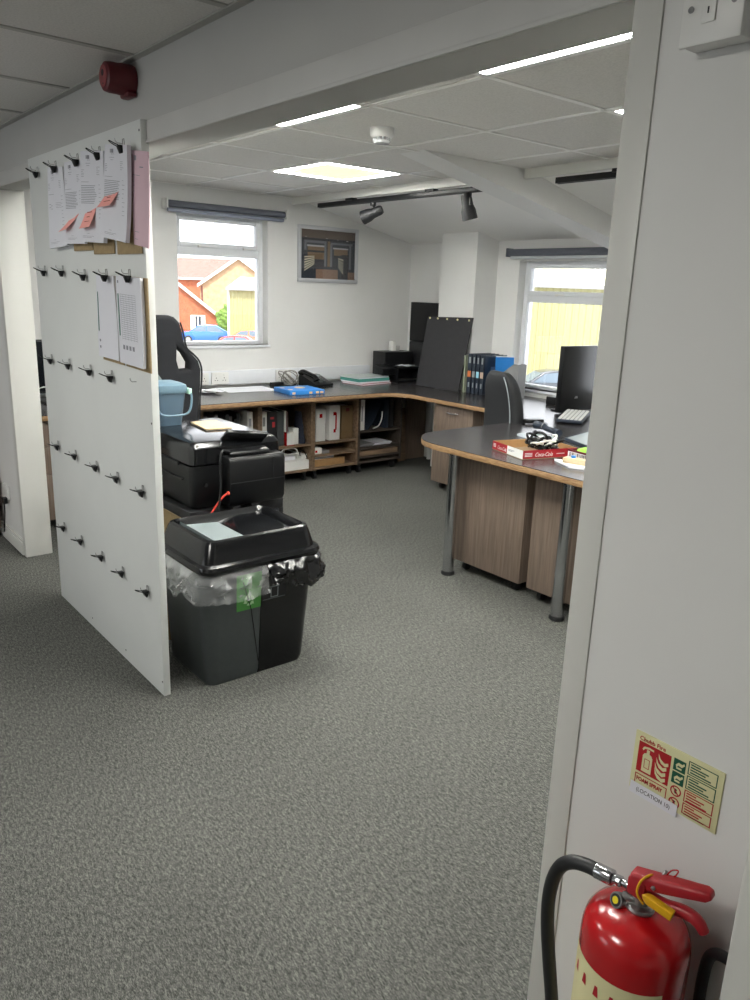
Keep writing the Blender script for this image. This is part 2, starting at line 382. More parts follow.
wa = window('window_1', Ta, WO[1]-WO[0], WO[3]-WO[2], .695, .775, 0)
b = MB(); b.box(X1-.09, X1+.012, WO[0], WO[1]+.02, 1.052, 1.075); b.build('window_sill', UPVC, wa, bevel=.004)
Tb = Matrix(((1, 0, 0, W2[0]), (0, 1, 0, Y2), (0, 0, 1, W2[2]), (0, 0, 0, 1)))
wb = window('window_2', Tb, W2[1]-W2[0], W2[3]-W2[2], .70, .775, 0)
b = MB(); b.box(W2[0], W2[1], Y2-.012, Y2+.09, .778, .80); b.build('window_sill', UPVC, wb, bevel=.004)
Tc = Matrix(((-1, 0, 0, -2.4), (0, -1, 0, -3.0), (0, 0, 1, .9), (0, 0, 0, 1)))
window('window_3', Tc, 2.4, 1.1, .70, .775, 0)

# cable trunking along the office wall
b = MB(); b.box(X1, X1+.028, WYB, 4.58, .755, .872); b.build('trim_7', UPVC, bevel=.004)
struct(bpy.data.objects['trim_7'])

# ================================================================= white display board with clips
BY = 1.087
bd = thing('display_board', 'tall white board covered in rows of small black clips', 'board', (-3.19, 1.1, 0))
b = MB(); b.box(-3.803, -2.570, BY, 1.114, .002, 2.052); b.build('board_panel', BOARDW, bd, bevel=.0015)
b = MB()
for x, z in ((-2.58, 2.02), (-2.58, 1.07), (-2.58, .06), (-3.35, .045), (-2.95, .045)):
    b = MB(); b.cyl((x, BY-.001, z), (x, BY+.003, z), .004, n=10); b.build('screw_hole', DGREY, bd)
CX = [-3.697, -3.452, -3.19, -2.957, -2.706]; CZ = [1.992, 1.575, 1.188, .787, .386]
for r in range(5):
    for k in range(5):
        x, z = CX[k]+.006-(.030 if r < 2 and k == 4 else 0), CZ[r]+.016-(.011 if r == 0 else .014 if r == 1 and k > 1 else 0)
        b = MB(); b.tube([(x, BY+.004, z), (x, BY-.016, z), (x, BY-.022, z+.006), (x, BY-.023, z+.014)], .0014, n=6); b.build('nail', STEEL, bd)
clip0 = thing('bulldog_clip', 'x', 'clip', (0, 0, 0))
def clip_parts(t):
    b = MB(); w = .0145
    b.add([(-w, -.013, .010), (w, -.013, .010), (w, .009, .010), (-w, .009, .010), (-w, -.003, -.014), (w, -.003, -.014), (w, .001, -.014), (-w, .001, -.014)],
          [(0, 1, 2, 3), (4, 5, 6, 7), (0, 1, 5, 4), (2, 3, 7, 6), (0, 3, 7, 4), (1, 2, 6, 5)])
    b.build('clip_body', BLACK, t, bevel=.002, local=True)
    b = MB(); b.tube([(-.011, -.012, .008), (-.008, -.028, .014), (-.004, -.040, .020), (.004, -.040, .020), (.008, -.028, .014), (.011, -.012, .008)], .0017, n=6); b.build('wire_arm', BLACK, t, local=True)
    b = MB(); b.tube([(-.006, .008, .010), (-.004, .007, .022), (-.002, .006, .030), (.010, .006, .030), (.010, .007, .022), (.008, .008, .010)], .0016, n=6); b.build('wire_loop', STEEL, t, local=True)
clip_parts(clip0)
ROW = ['top', 'second', 'third', 'fourth', 'bottom']; PLC = ['leftmost', 'second from left', 'middle', 'second from right', 'rightmost']
first = True
HELD = {(0, 1): 'gripping the leftmost white sheaf', (0, 2): 'gripping a white sheaf with pink note', (0, 3): 'gripping a thick sheaf', (0, 4): 'gripping the rightmost white sheaf',
        (1, 3): 'gripping a long hanging printout', (1, 4): 'gripping the tabled printout'}
for r in range(5):
    for k in range(5):
        if (r, k) == (2, 4): continue
        dy = .014 if (r, k) not in HELD else .034
        lab = 'black clip, %s in %s row of board, %s' % (PLC[k], ROW[r], HELD.get((r, k), 'hanging empty'))
        q_ = (BY-dy)/BY; zz = CZ[r]-(.011 if r == 0 else .014 if r == 1 and k > 1 else 0); xx = CX[k]-(.030 if r < 2 and k == 4 else 0); loc = (xx*q_, BY-dy, 1.55+(zz-1.55)*q_)
        if first: o = clip0; o.location = loc; o['label'] = lab; first = False
        else: o = dup(clip0, loc, label=lab)
        o['group'] = 'bulldog clips on the white board'
# hanging papers
def sheaf(name, q, y, thick, label, cat, m, group=None, curl=.0, skin=None):
    """q = four corners (x, z): top left, top right, bottom right, bottom left"""
    t = thing(name, label, cat, ((q[0][0]+q[1][0])/2, y, q[2][1]), 0, group)
    b = MB(); nx, nz = 5, 9; V = []
    for side in (0, 1):
        for j in range(nz+1):
            for i in range(nx+1):
                u, v = i/nx, j/nz
                xt = q[0][0]*(1-u)+q[1][0]*u; zt = q[0][1]*(1-u)+q[1][1]*u
                xb = q[3][0]*(1-u)+q[2][0]*u; zb = q[3][1]*(1-u)+q[2][1]*u
                dy = -curl*(v**2)*(.4+.6*u) - .004*math.sin(3*u+v*2)
                V.append((xt*(1-v)+xb*v, y + dy + (0 if side else -thick), zt*(1-v)+zb*v))
    n = (nx+1)*(nz+1); F = []
    for side in (0, 1):
        for j in range(nz):
            for i in range(nx):
                a = side*n+j*(nx+1)+i; F.append((a, a+1, a+nx+2, a+nx+1))
    edge = [i for i in range(nx+1)] + [j*(nx+1)+nx for j in range(1, nz+1)] + [nz*(nx+1)+i for i in range(nx-1, -1, -1)] + [j*(nx+1) for j in range(nz-1, 0, -1)]
    for a, c in zip(edge, edge[1:]+edge[:1]): F.append((a, c, c+n, a+n))
    b.add(V, F); b.build('sheets', m, t)
    return t
def on_sheet(q, y, thick, curl, u, v):
    xt = q[0][0]*(1-u)+q[1][0]*u; zt = q[0][1]*(1-u)+q[1][1]*u; xb = q[3][0]*(1-u)+q[2][0]*u; zb = q[3][1]*(1-u)+q[2][1]*u
    dy = -curl*(v**2)*(.4+.6*u) - .004*math.sin(3*u+v*2)
    return (xt*(1-v)+xb*v, y+dy-thick-.0012, zt*(1-v)+zb*v)
def print_lines(t, q, y, thick, curl, rects, m=INK, name='printed_text'):
    b = MB()
    for (u0, v0, u1, v1) in rects:
        n = 4; P = []
        for i in range(n+1):
            u = u0+(u1-u0)*i/n; P.append((on_sheet(q, y, thick, curl, u, v0), on_sheet(q, y, thick, curl, u, v1)))
        k = [p for a in P for p in a]
        b.add(k, [(2*i, 2*i+1, 2*i+3, 2*i+2) for i in range(n)])
    return b.build(name, m, t, smooth=False)
def invoice_rects(seed, block):
    R = random.Random(seed); L = [(.30, .045, .34, .085), (.36, .045, .46, .085), (.36, .095, .42, .10), (.44, .095, .48, .10)]
    L += [(.28, .13, .5, .134), (.32, .155, .46, .159)]
    for i in range(5): L.append((.06, .2+i*.018, .06+R.uniform(.08, .16), .204+i*.018)); L.append((.74, .17+i*.02, .74+R.uniform(.06, .14), .174+i*.02))
    L.append((.06, .33, .42, .334))
    if block:
        for i in range(11): L.append((.06, .37+i*.019, .06+R.uniform(.55, .66), .376+i*.019))
    else:
        for i in range(4): L.append((.1+.1*(i % 2), .45+i*.02, .22+.1*(i % 2), .455+i*.02)); L.append((.5, .44+i*.02, .8, .443+i*.02))
    for i in range(9): L.append((.80, .36+i*.045, .80+R.uniform(.05, .11), .364+i*.045))
    L += [(.12, .93, .6, .933), (.12, .945, .5, .948), (.3, .9, .42, .903)]
    return L
SH = [('leftmost white invoice sheaf hanging in the top row of the board', [(-3.47, 1.985), (-3.285, 1.972), (-3.272, 1.68), (-3.487, 1.672)], False),
      ('white sheaf with a pink note at its edge, second from left', [(-3.262, 1.984), (-3.075, 1.976), (-3.062, 1.682), (-3.272, 1.687)], True),
      ('thick white sheaf with a pink note, second from right', [(-3.062, 2.002), (-2.842, 1.98), (-2.862, 1.679), (-3.098, 1.69)], True),
      ('rightmost white sheaf, front of the pink sheet, pink note across it', [(-2.82, 1.997), (-2.63, 1.975), (-2.66, 1.675), (-2.872, 1.70)], False)]
for i, (lab, q, blk) in enumerate(SH):
    q = [(px+.004+.007*i, pz) for px, pz in q]
    th = .010 + .004*(i > 1); y = BY-.012
    y -= .0022*i
    t = sheaf('paper_sheaf', q, y, th, lab, 'papers', PAPER, 'paper sheaves clipped to the top row', curl=.012)
    print_lines(t, q, y, th, .012, invoice_rects(i, blk or i == 3))
q = [(-2.632, 1.965), (-2.500, 1.947), (-2.528, 1.657), (-2.634, 1.672)]
t = sheaf('pink_sheet', q, BY-.004, .003, 'pale pink printed sheet at the right edge of the white board', 'papers', PINKP, curl=.004)
print_lines(t, q, BY-.004, .003, .004, [(.2, .05, .26, .10), (.28, .05, .36, .10), (.55, .16, .75, .17), (.1, .25, .55, .255), (.1, .32, .2, .325), (.1, .36, .2, .365), (.1, .42, .2, .425), (.1, .85, .4, .855), (.1, .93, .3, .935)])
# hardboard clipboards showing under the top sheaves
for i, (x0, x1, z0, z1) in enumerate([(-3.255, -3.045, 1.66, 1.97), (-3.035, -2.83, 1.645, 1.96), (-2.80, -2.585, 1.642, 1.955)]):
    t = thing('clipboard', 'brown hardboard clipboard behind the %s white sheaf of the top row' % ['second', 'third', 'fourth'][i], 'clipboard', ((x0+x1)/2, BY-.004, z0), 0, 'hardboard clipboards in the top row')
    b = MB(); b.box(x0, x1, BY-.007, BY-.003, z0, z1); b.build('clipboard_back', MDF, t, bevel=.001)
# second row: two clipboards with printouts
for i, (q, lab, lab2) in enumerate([([(-3.002, 1.57), (-2.828, 1.568), (-2.805, 1.268), (-2.998, 1.272)], 'plain long printout with a green side bar, second row', 'brown clipboard behind the plain printout of the second row'),
                              ([(-2.79, 1.57), (-2.575, 1.563), (-2.572, 1.262), (-2.768, 1.268)], 'tabled printout with small pictures at the right of second row', 'brown clipboard behind the tabled printout, beside the board edge')]):
    t = thing('clipboard', lab2, 'clipboard', ((q[0][0]+q[1][0])/2+.015, BY-.004, q[3][1]-.015), 0, 'clipboards in the second row')
    b = MB(); e = .022 if i else .014
    b.add([(q[0][0]+.01, BY-.007, q[0][1]), (q[1][0]+e, BY-.007, q[1][1]), (q[2][0]+e, BY-.007, q[2][1]-.014), (q[3][0], BY-.007, q[3][1]-.014)] + [(q[0][0]+.01, BY-.003, q[0][1]), (q[1][0]+e, BY-.003, q[1][1]), (q[2][0]+e, BY-.003, q[2][1]-.014), (q[3][0], BY-.003, q[3][1]-.014)],
          [(0, 1, 2, 3), (4, 5, 6, 7), (0, 1, 5, 4), (2, 3, 7, 6), (0, 3, 7, 4), (1, 2, 6, 5)])
    b.build('clipboard_back', MDF, t)
    y = BY-.010; th = .006 + .006*i
    t = sheaf('printout', q, y, th, lab, 'papers', PAPER, 'printouts in the second row', curl=.008)
    print_lines(t, q, y, th, .008, [(.07, .2, .12, .68)], INKG, 'green_bar')
    if i == 0:
        for v_ in (.78, .86): print_lines(t, q, y, th, .008, [(.10, v_, .17, v_+.03)], INK, 'printed_mark')
    else:
        L = [(.2+.12*c, .2, .205+.12*c, .72) for c in range(6)] + [(.2, .2+.024*k, .8, .2035+.024*k) for k in range(22)] + [(.2+.13*c, .78, .28+.13*c, .83) for c in range(4)] + [(.08, .05, .14, .08)]
        print_lines(t, q, y, th, .008, L)
# pink sticky notes
for i, (tl, tr, dx, dz, lab) in enumerate([((-3.20, 1.785), (-3.11, 1.792), -.085, -.055, 'pink sticky note flapping from the second white sheaf'),
                                   ((-3.01, 1.815), (-2.905, 1.817), -.022, -.082, 'pink sticky note on the thick sheaf, hanging straight down'),
                                   ((-2.79, 1.858), (-2.672, 1.858), -.05, -.062, 'pink sticky note across the rightmost white sheaf')]):
    t = thing('sticky_note', lab, 'sticky note', ((tl[0]+tr[0])/2, BY-.03, tl[1]), 0, 'pink sticky notes on the hanging papers')
    b = MB(); n = 6; V = []
    for s in range(n+1):
        v = s/n; y = BY-.0275 - .026*v**1.5 - (.004 if i > 0 else 0)
        for p in (tl, tr): V.append((p[0]+dx*v, y, p[1]+dz*v))
    m = len(V); V += [(x, y+.0008, z) for x, y, z in V]
    F = [(2*k, 2*k+1, 2*k+3, 2*k+2) for k in range(n)]; F += [tuple(c+m for c in f) for f in F]
    F += [(2*k, 2*k+2, 2*k+2+m, 2*k+m) for k in range(n)] + [(2*k+1, 2*k+3, 2*k+3+m, 2*k+1+m) for k in range(n)]
    b.add(V, F); b.build('note_paper', STICKY, t)
    b = MB()
    for k, (a, c) in enumerate(((.2, .7), (.3, .6), (.25, .75))):
        v = .3+.2*k; y = BY-.0275-.026*v**1.5-.0012-(.004 if i > 0 else 0)
        x0 = tl[0]+dx*v; w = tr[0]-tl[0]; z = tl[1]+dz*v
        b.add([(x0+w*a, y, z), (x0+w*c, y, z), (x0+w*c, y, z-.003), (x0+w*a, y, z-.003)], [(0, 1, 2, 3)])
    b.build('handwriting', mat('note_ink', (170, 80, 80), .8), t, smooth=False)

# ================================================================= litter bin
t = thing('recycling_bin', 'two-compartment litter bin, grey half and black half, under a black lid', 'bin', (-2.71, 1.48, 0))
def rr(x0, x1, y0, y1, z, rad): return [(x, y, z) for x, y in rrect(x0, x1, y0, y1, rad)]
# rads order: (x1,y1),(x0,y1),(x0,y0),(x1,y0)
b = MB(); b.loft([rr(-2.885, -2.535, 1.262, 1.478, .0, [.003, .003, .04, .04]), rr(-2.895, -2.527, 1.252, 1.48, .02, [.003, .003, .05, .05]), rr(-2.925, -2.50, 1.232, 1.487, .495, [.003, .003, .06, .06])], True, False)
b.build('grey_half', DGREY, t)
b = MB(); b.loft([rr(-2.885, -2.535, 1.482, 1.705, .0, [.04, .04, .003, .003]), rr(-2.895, -2.527, 1.482, 1.715, .02, [.05, .05, .003, .003]), rr(-2.925, -2.50, 1.489, 1.755, .495, [.06, .06, .003, .003])], True, False)
b.build('black_half', GLOSSB, t)
b = MB(); b.tube([(-2.4995, 1.40, .43), (-2.5085, 1.44, .30), (-2.5245, 1.478, .06)], .0018, n=6); b.build('moulded_seam', BLACK, t)
lid = MB()
lid.loft([rr(-2.945, -2.482, 1.222, 1.772, .490, .055), rr(-2.95, -2.477, 1.218, 1.776, .504, .06), rr(-2.945, -2.482, 1.222, 1.772, .516, .058), rr(-2.928, -2.499, 1.238, 1.756, .522, .052),
          rr(-2.905, -2.52, 1.258, 1.740, .590, .05), rr(-2.898, -2.527, 1.265, 1.733, .603, .045), rr(-2.885, -2.540, 1.278, 1.72, .607, .04), rr(-2.87, -2.555, 1.298, 1.70, .597, .03), rr(-2.855, -2.57, 1.318, 1.68, .57, .02)], False, False)
lo = lid.build('lid', GLOSSB, t)
b = MB(); b.add([(-2.862, 1.31, .584), (-2.565, 1.31, .584), (-2.565, 1.478, .572), (-2.862, 1.478, .572)], [(0, 1, 2, 3)])
b.add([(-2.862, 1.31, .578), (-2.565, 1.31, .578), (-2.565, 1.478, .566), (-2.862, 1.478, .566)], [(0, 1, 2, 3)])
b.add([(-2.862, 1.31, .584), (-2.565, 1.31, .584), (-2.565, 1.31, .60), (-2.862, 1.31, .60)], [(0, 1, 2, 3)])
b.build('grey_flap', mat('flap_grey', (128, 138, 140), .4), lo)
b = MB(); b.add([(-2.862, 1.478, .572), (-2.565, 1.478, .572), (-2.565, 1.56, .588), (-2.862, 1.56, .588), (-2.862, 1.685, .584), (-2.565, 1.685, .584)], [(0, 1, 2, 3), (3, 2, 5, 4)])
b.add([(-2.862, 1.478, .566), (-2.565, 1.478, .566), (-2.565, 1.56, .582), (-2.862, 1.56, .582), (-2.862, 1.685, .578), (-2.565, 1.685, .578)], [(0, 1, 2, 3), (3, 2, 5, 4)])
b.build('black_flap', GLOSSB, lo)
b = MB(); b.box(-2.88, -2.82, 1.212, 1.224, .498, .515); b.build('lid_catch', STEEL, lo, bevel=.002)
# front stickers: green with a recycling mark, black with a bin mark
bx = lambda z: -2.527 + (z-.02)/.475*.027 + .0012
b = MB(); b.add([(bx(.305), 1.374, .305), (bx(.305), 1.483, .305), (bx(.46), 1.485, .46), (bx(.46), 1.372, .46)], [(0, 1, 2, 3)]); st = b.build('green_sticker', mat('sticker_green', (74, 142, 66), .45, var=.05), t, smooth=False)
b = MB(); R = [(.0, .012), (.02, .025), (.033, .006), (.024, -.012), (.01, -.012), (-.008, -.006)]
for k in range(3):
    a = k*2*PI/3; cy, cz = 1.43, .345
    for d in (0,):
        p = [(.024*math.cos(a+x), .024*math.sin(a+x)) for x in (0, .6, 1.3)]; qn = [(.014*math.cos(a+x), .014*math.sin(a+x)) for x in (0, .6, 1.3)]
        V = [(bx(cz+z)+.0012, cy+y, cz+z) for y, z in p+qn]; b.add(V, [(0, 1, 4, 3), (1, 2, 5, 4)])
        e = a+1.3; tip = [(.03*math.cos(e), .03*math.sin(e)), (.019*math.cos(e+.55), .019*math.sin(e+.55)), (.008*math.cos(e), .008*math.sin(e))]
        b.add([(bx(cz+z)+.0012, cy+y, cz+z) for y, z in tip], [(0, 1, 2)])
b.build('recycling_mark', mat('sticker_print', (168, 206, 160), .5), st, smooth=False)
b = MB(); b.add([(bx(.33), 1.488, .325), (bx(.33), 1.60, .325), (bx(.44), 1.603, .44), (bx(.44), 1.489, .44)], [(0, 1, 2, 3)]); st = b.build('black_sticker', SATINB, t, smooth=False)
b = MB()
for y0, y1, z0, z1 in ((1.528, 1.532, .335, .375), (1.560, 1.564, .335, .375), (1.528, 1.564, .333, .337), (1.524, 1.568, .378, .382), (1.492, 1.597, .328, .3295)):
    b.add([(bx(z0)+.0012, y0, z0), (bx(z0)+.0012, y1, z0), (bx(z1)+.0012, y1, z1), (bx(z1)+.0012, y0, z1)], [(0, 1, 2, 3)])
b.build('bin_mark', LGREY, st, smooth=False)
# bin liners
def liner(name, path, m, label, drop, amp, seed, flare):
    t = thing(name, label, 'bin liner', (path[len(path)//2][0], path[len(path)//2][1], .48-drop))
    n = 70; rows = 16; P = [Vector((x, y, 0)) for x, y in path]; L = [0]
    for a, c in zip(P, P[1:]): L.append(L[-1]+(c-a).length)
    V = []
    for i in range(n+1):
        s = L[-1]*i/n; k = max(j for j in range(len(L)-1) if L[j] <= s+1e-9); a = P[k].lerp(P[k+1], (s-L[k])/(L[k+1]-L[k]))
        d = (P[min(k+1, len(P)-1)]-P[k]).normalized(); nrm = Vector((d.y, -d.x, 0))
        if (a+nrm*.1-Vector((-2.71, 1.48, 0))).length < (a-Vector((-2.71, 1.48, 0))).length: nrm = -nrm
        ld = drop*(1+.45*noise.noise(Vector((i*.13, seed, 0)))+.12*noise.noise(Vector((i*.6, seed, 3))))
        for j in range(rows+1):
            v = j/rows; w = noise.noise(Vector((i*.22, v*2.2, seed)))*amp + noise.noise(Vector((i*.6, v*5, seed+5)))*amp*.5 + abs(noise.noise(Vector((i*.33+v*3, v*3, seed+9))))*amp
            out = .004 + flare*math.sin(min(v*1.25, 1)*PI*.6) + max(w, -.004)*min(1, v*3)
            p = a + nrm*out; V.append((p.x, p.y, .492 - ld*v))
    b = MB(); F = [(i*(rows+1)+j, (i+1)*(rows+1)+j, (i+1)*(rows+1)+j+1, i*(rows+1)+j+1) for i in range(n) for j in range(rows)]
    b.add(V, F); o = b.build('liner_skirt', m, t)
    return t
cm = bpy.data.materials.new('clear_polythene'); cm.use_nodes = True; n = cm.node_tree.nodes; l = cm.node_tree.links
pb = n['Principled BSDF']; pb.inputs['Base Color'].default_value = (.86, .88, .88, 1); pb.inputs['Roughness'].default_value = .18; pb.inputs['Specular IOR Level'].default_value = .8
tr = n.new('ShaderNodeBsdfTransparent'); mx = n.new('ShaderNodeMixShader'); lw = n.new('ShaderNodeLayerWeight'); lw.inputs['Blend'].default_value = .35
mr = n.new('ShaderNodeMapRange'); mr.inputs['To Min'].default_value = .10; mr.inputs['To Max'].default_value = .92; l.new(lw.outputs['Facing'], mr.inputs['Value'])
l.new(mr.outputs[0], mx.inputs[0]); l.new(tr.outputs[0], mx.inputs[1]); l.new(pb.outputs[0], mx.inputs[2]); l.new(mx.outputs[0], [x for x in n if x.type == 'OUTPUT_MATERIAL'][0].inputs['Surface'])
liner('clear_liner', [(-2.93, 1.45), (-2.935, 1.28), (-2.905, 1.232), (-2.85, 1.222), (-2.56, 1.222), (-2.515, 1.24), (-2.496, 1.29), (-2.492, 1.50)], cm, 'clear crumpled plastic liner hanging out over the grey half of the bin', .115, .024, 3.1, .022)
liner('black_liner', [(-2.492, 1.50), (-2.492, 1.70), (-2.51, 1.752), (-2.55, 1.764), (-2.86, 1.764), (-2.92, 1.73)], mat('black_polythene', (16, 17, 19), .2, spec=.7), 'black crumpled plastic liner hanging out over the black half of the bin', .10, .024, 8.7, .03)

# ================================================================= printer on its trolley
t = thing('printer_trolley', 'dark low cabinet on castors behind the white board and the litter bin', 'cabinet', (-3.27, 1.66, 0))
b = MB(); b.box(-3.62, -3.00, 1.42, 1.90, .54, .585); b.build('trolley_top', SATINB, t, bevel=.003)
b = MB(); b.box(-3.62, -3.00, 1.42, 1.438, .08, .54); b.build('side_panel', MDF, t)
b = MB(); b.box(-3.62, -3.00, 1.882, 1.90, .08, .54); b.build('side_panel', SATINB, t)
b = MB(); b.box(-3.62, -3.605, 1.438, 1.882, .08, .54); b.build('back_panel', SATINB, t)
b = MB(); b.box(-3.605, -3.02, 1.438, 1.882, .08, .10); b.build('shelf', SATINB, t)
b = MB(); b.box(-3.02, -3.002, 1.44, 1.88, .10, .535); b.build('door', mat('navy_panel', (38, 42, 50), .5), t, bevel=.002)
for x, y in ((-3.56, 1.46), (-3.03, 1.46), (-3.03, 1.86), (-3.56, 1.86)):
    b = MB(); b.cyl((x-.018, y, .03), (x+.018, y, .03), .03); b.box(x-.012, x+.012, y-.012, y+.012, .045, .085); b.build('castor', RUBBER, t, bevel=.002)
t = tag(MB().box(-3.32, -3.02, 1.30, 1.41, .0, .34).build('cardboard_box', mat('dark_brown_card', (128, 98, 62), .8, var=.1), bevel=.003, loc=(-3.17, 1.355, 0)), 'brown cardboard box standing on the floor between board and bin', 'box')

t = thing('printer', 'large black office printer with a projecting module and tilted panel', 'printer', (-3.3, 1.65, .585))
b = MB(); b.loft([rr(-3.60, -3.03, 1.45, 1.88, .590, .03), rr(-3.615, -3.005, 1.437, 1.89, .635, .03), rr(-3.615, -3.0, 1.433, 1.893, .72, .03), rr(-3.615, -3.0, 1.433, 1.893, .785, .03)])
b.build('body', BLACK, t)
b = MB(); b.loft([rr(-3.615, -3.002, 1.436, 1.89, .792, .03), rr(-3.615, -3.002, 1.436, 1.89, .862, .035), rr(-3.60, -3.02, 1.452, 1.874, .884, .03), rr(-3.585, -3.035, 1.467, 1.86, .887, .02)])
b.build('scanner_lid', GLOSSB, t)
b = MB(); b.box(-3.50, -3.08, 1.424, 1.44, .716, .722); b.box(-3.55, -3.12, 1.426, 1.44, .775, .79); b.build('paper_slot', SATINB, t)
b = MB(); b.add([(-3.50, 1.4315, .65), (-3.28, 1.4315, .65), (-3.28, 1.4315, .735), (-3.50, 1.4315, .735)], [(0, 1, 2, 3)]); lb = b.build('rating_label', SATINB, t, smooth=False)
R = random.Random(3); b = MB()
for k in range(16):
    x = -3.49+.2*R.random()*.9; z = .658+.068*R.random(); w = R.uniform(.008, .03); h = R.uniform(.003, .012)
    b.add([(x, 1.4303, z), (x+w, 1.4303, z), (x+w, 1.4303, min(z+h, .733)), (x, 1.4303, min(z+h, .733))], [(0, 1, 2, 3)])
b.build('label_print', LGREY, lb, smooth=False)
b = MB(); b.cyl((-2.999, 1.50, .70), (-2.994, 1.50, .70), .008, n=14); b.build('socket_hole', SATINB, t)
b = MB(); b.loft([[(-2.995 + q[0], y, q[1]) for q in ((-.09, .60), (.045, .60), (.062, .625), (.066, .712), (.066, .80), (.055, .822), (-.09, .822))] for y in (1.582, 1.865)])
md = b.build('side_module', BLACK, t, bevel=.006)
b = MB(); b.box(-2.931, -2.926, 1.585, 1.862, .707, .711); b.build('module_groove', SATINB, md)
b = MB(); b.box(-2.9295, -2.926, 1.80, 1.803, .715, .81); b.build('module_groove', SATINB, md)
b = MB(); b.box(-2.985, -2.94, 1.60, 1.64, .535, .60); b.box(-2.99, -2.95, 1.70, 1.74, .54, .60); b.build('bracket', SATINB, t, bevel=.003)
Rm = Matrix.Rotation(math.radians(-38), 3, 'Y') @ Matrix.Rotation(math.radians(-8), 3, 'X')
b = MB(); b.loft([[(x, y, z) for x, z in ((-3.09, .826), (-2.955, .826), (-2.96, .842), (-3.075, .862))] for y in (1.60, 1.80)])
b.build('panel_base', BLACK, t, bevel=.006)
b = MB(); b.cbox((-3.03, 1.70, .882), (.135, .20, .022), Rm); pn = b.build('control_panel', GLOSSB, t, bevel=.008, seg=3)
b = MB(); b.cbox(Vector((-3.03, 1.70, .882)) + Rm @ Vector((.0, .0, .0122)), (.08, .12, .002), Rm); b.build('touch_screen', SATINB, pn)
# cables from the printer
t = tag(MB().tube([(-2.965, 1.60, .845), (-2.93, 1.545, .86), (-2.922, 1.53, .80), (-2.93, 1.535, .70), (-2.94, 1.53, .58), (-2.935, 1.545, .47), (-2.96, 1.55, .40)], .005, sub=5).build('black_cable', RUBBER, loc=(-2.94, 1.53, .4)), 'thin black cable dropping from the printer panel behind the bin', 'cable')
t = thing('red_cable', 'short red cable curling from the printer module towards the bin', 'cable', (-2.94, 1.56, .63))
b = MB(); b.tube([(-2.944, 1.60, .665), (-2.945, 1.565, .66), (-2.948, 1.53, .625), (-2.955, 1.50, .58), (-2.965, 1.47, .52), (-2.975, 1.44, .45)], .0045, sub=5); b.build('cable', mat('red_cable_sheath', (214, 72, 60), .5), t)
b = MB(); b.cyl((-2.943, 1.60, .666), (-2.944, 1.575, .664), .009); b.build('plug', mat('red_plug', (226, 70, 56), .45), t)
# food caddy and pad on the printer
t = thing('food_caddy', 'small blue-grey lidded bucket on top of the black printer', 'bucket', (-3.53, 1.56, .887))
cx, cy = -3.53, 1.56
b = MB(); b.loft([rr(cx-.07, cx+.07, cy-.06, cy+.06, .888, .03), rr(cx-.085, cx+.085, cy-.078, cy+.078, 1.05, .03)], True, False); b.build('bucket_body', BLUEC, t)
b = MB(); b.loft([rr(cx-.09, cx+.09, cy-.08, cy+.08, 1.044, .03), rr(cx-.094, cx+.094, cy-.085, cy+.085, 1.06, .03), rr(cx-.09, cx+.09, cy-.08, cy+.08, 1.082, .03), rr(cx-.07, cx+.07, cy-.06, cy+.06, 1.092, .02)]); b.build('bucket_lid', BLUEL, t)
b = MB(); b.tube([(cx+.092, cy+.085, 1.055), (cx+.10, cy+.092, 1.02), (cx+.108, cy+.07, .953), (cx+.11, cy, .942), (cx+.108, cy-.07, .953), (cx+.10, cy-.092, 1.02), (cx+.092, cy-.085, 1.055)], .0055, sub=5); b.build('bucket_handle', BLUEL, t)
for s in (-1, 1):
    b = MB(); b.box(cx+.02, cx+.10, cy+s*.087-.008, cy+s*.087+.008, 1.038, 1.066); b.build('latch', MINT, t, bevel=.004)
t = thing('tan_notepad', 'tan card notepad lying on the black printer beside the bucket', 'notepad', (-3.40, 1.69, .888))
Rz = Matrix.Rotation(.0, 3, 'Z')
b = MB(); b.cbox((-3.36, 1.715, .8935), (.22, .13, .008), Matrix.Rotation(-.12, 3, 'Z')); b.build('cover', mat('tan_card', (206, 184, 150), .7, var=.04), t, bevel=.001)
b = MB(); b.cbox((-3.36, 1.716, .8885), (.214, .124, .002), Matrix.Rotation(-.12, 3, 'Z')); b.build('pages', PAPER, t)

# ================================================================= worktops
ZT = .742; TH = .034
def worktop(name, label, poly, loc):
    t = thing(name, label, 'worktop', loc)
    b = MB(); b.prism(poly, ZT-TH, ZT-.003); b.build('edge_board', EDGE, t, bevel=.002)
    c = Vector((sum(p[0] for p in poly)/len(poly), sum(p[1] for p in poly)/len(poly)))
    b = MB(); b.prism([(c.x+(p[0]-c.x)*.999, c.y+(p[1]-c.y)*.999) for p in poly], ZT-.0032, ZT); b.build('laminate_top', DTOP, t)
    return t
worktop('desk_worktop', 'long dark worktop with pale edge along the window wall, left of the joint', [(-5.72, 1.30), (-4.895, 1.30), (-4.873, 3.868), (-5.72, 3.868)], (-5.3, 2.6, 0))
arc = lambda cx, cy, r, a0, a1, n=10: [(cx+r*math.cos(math.radians(a0+(a1-a0)*i/n)), cy+r*math.sin(math.radians(a0+(a1-a0)*i/n))) for i in range(n+1)]
corner = [(-5.735, 3.870), (-4.873, 3.870)] + [(-4.873, 3.98)] + arc(-4.663, 3.99, .21, 180, 90, 8) + [(-3.72, 4.20), (-3.72, 5.045), (-5.735, 5.045)]
worktop('corner_worktop', 'dark corner worktop with an inside curve joining the two walls', corner, (-5.0, 4.6, 0))
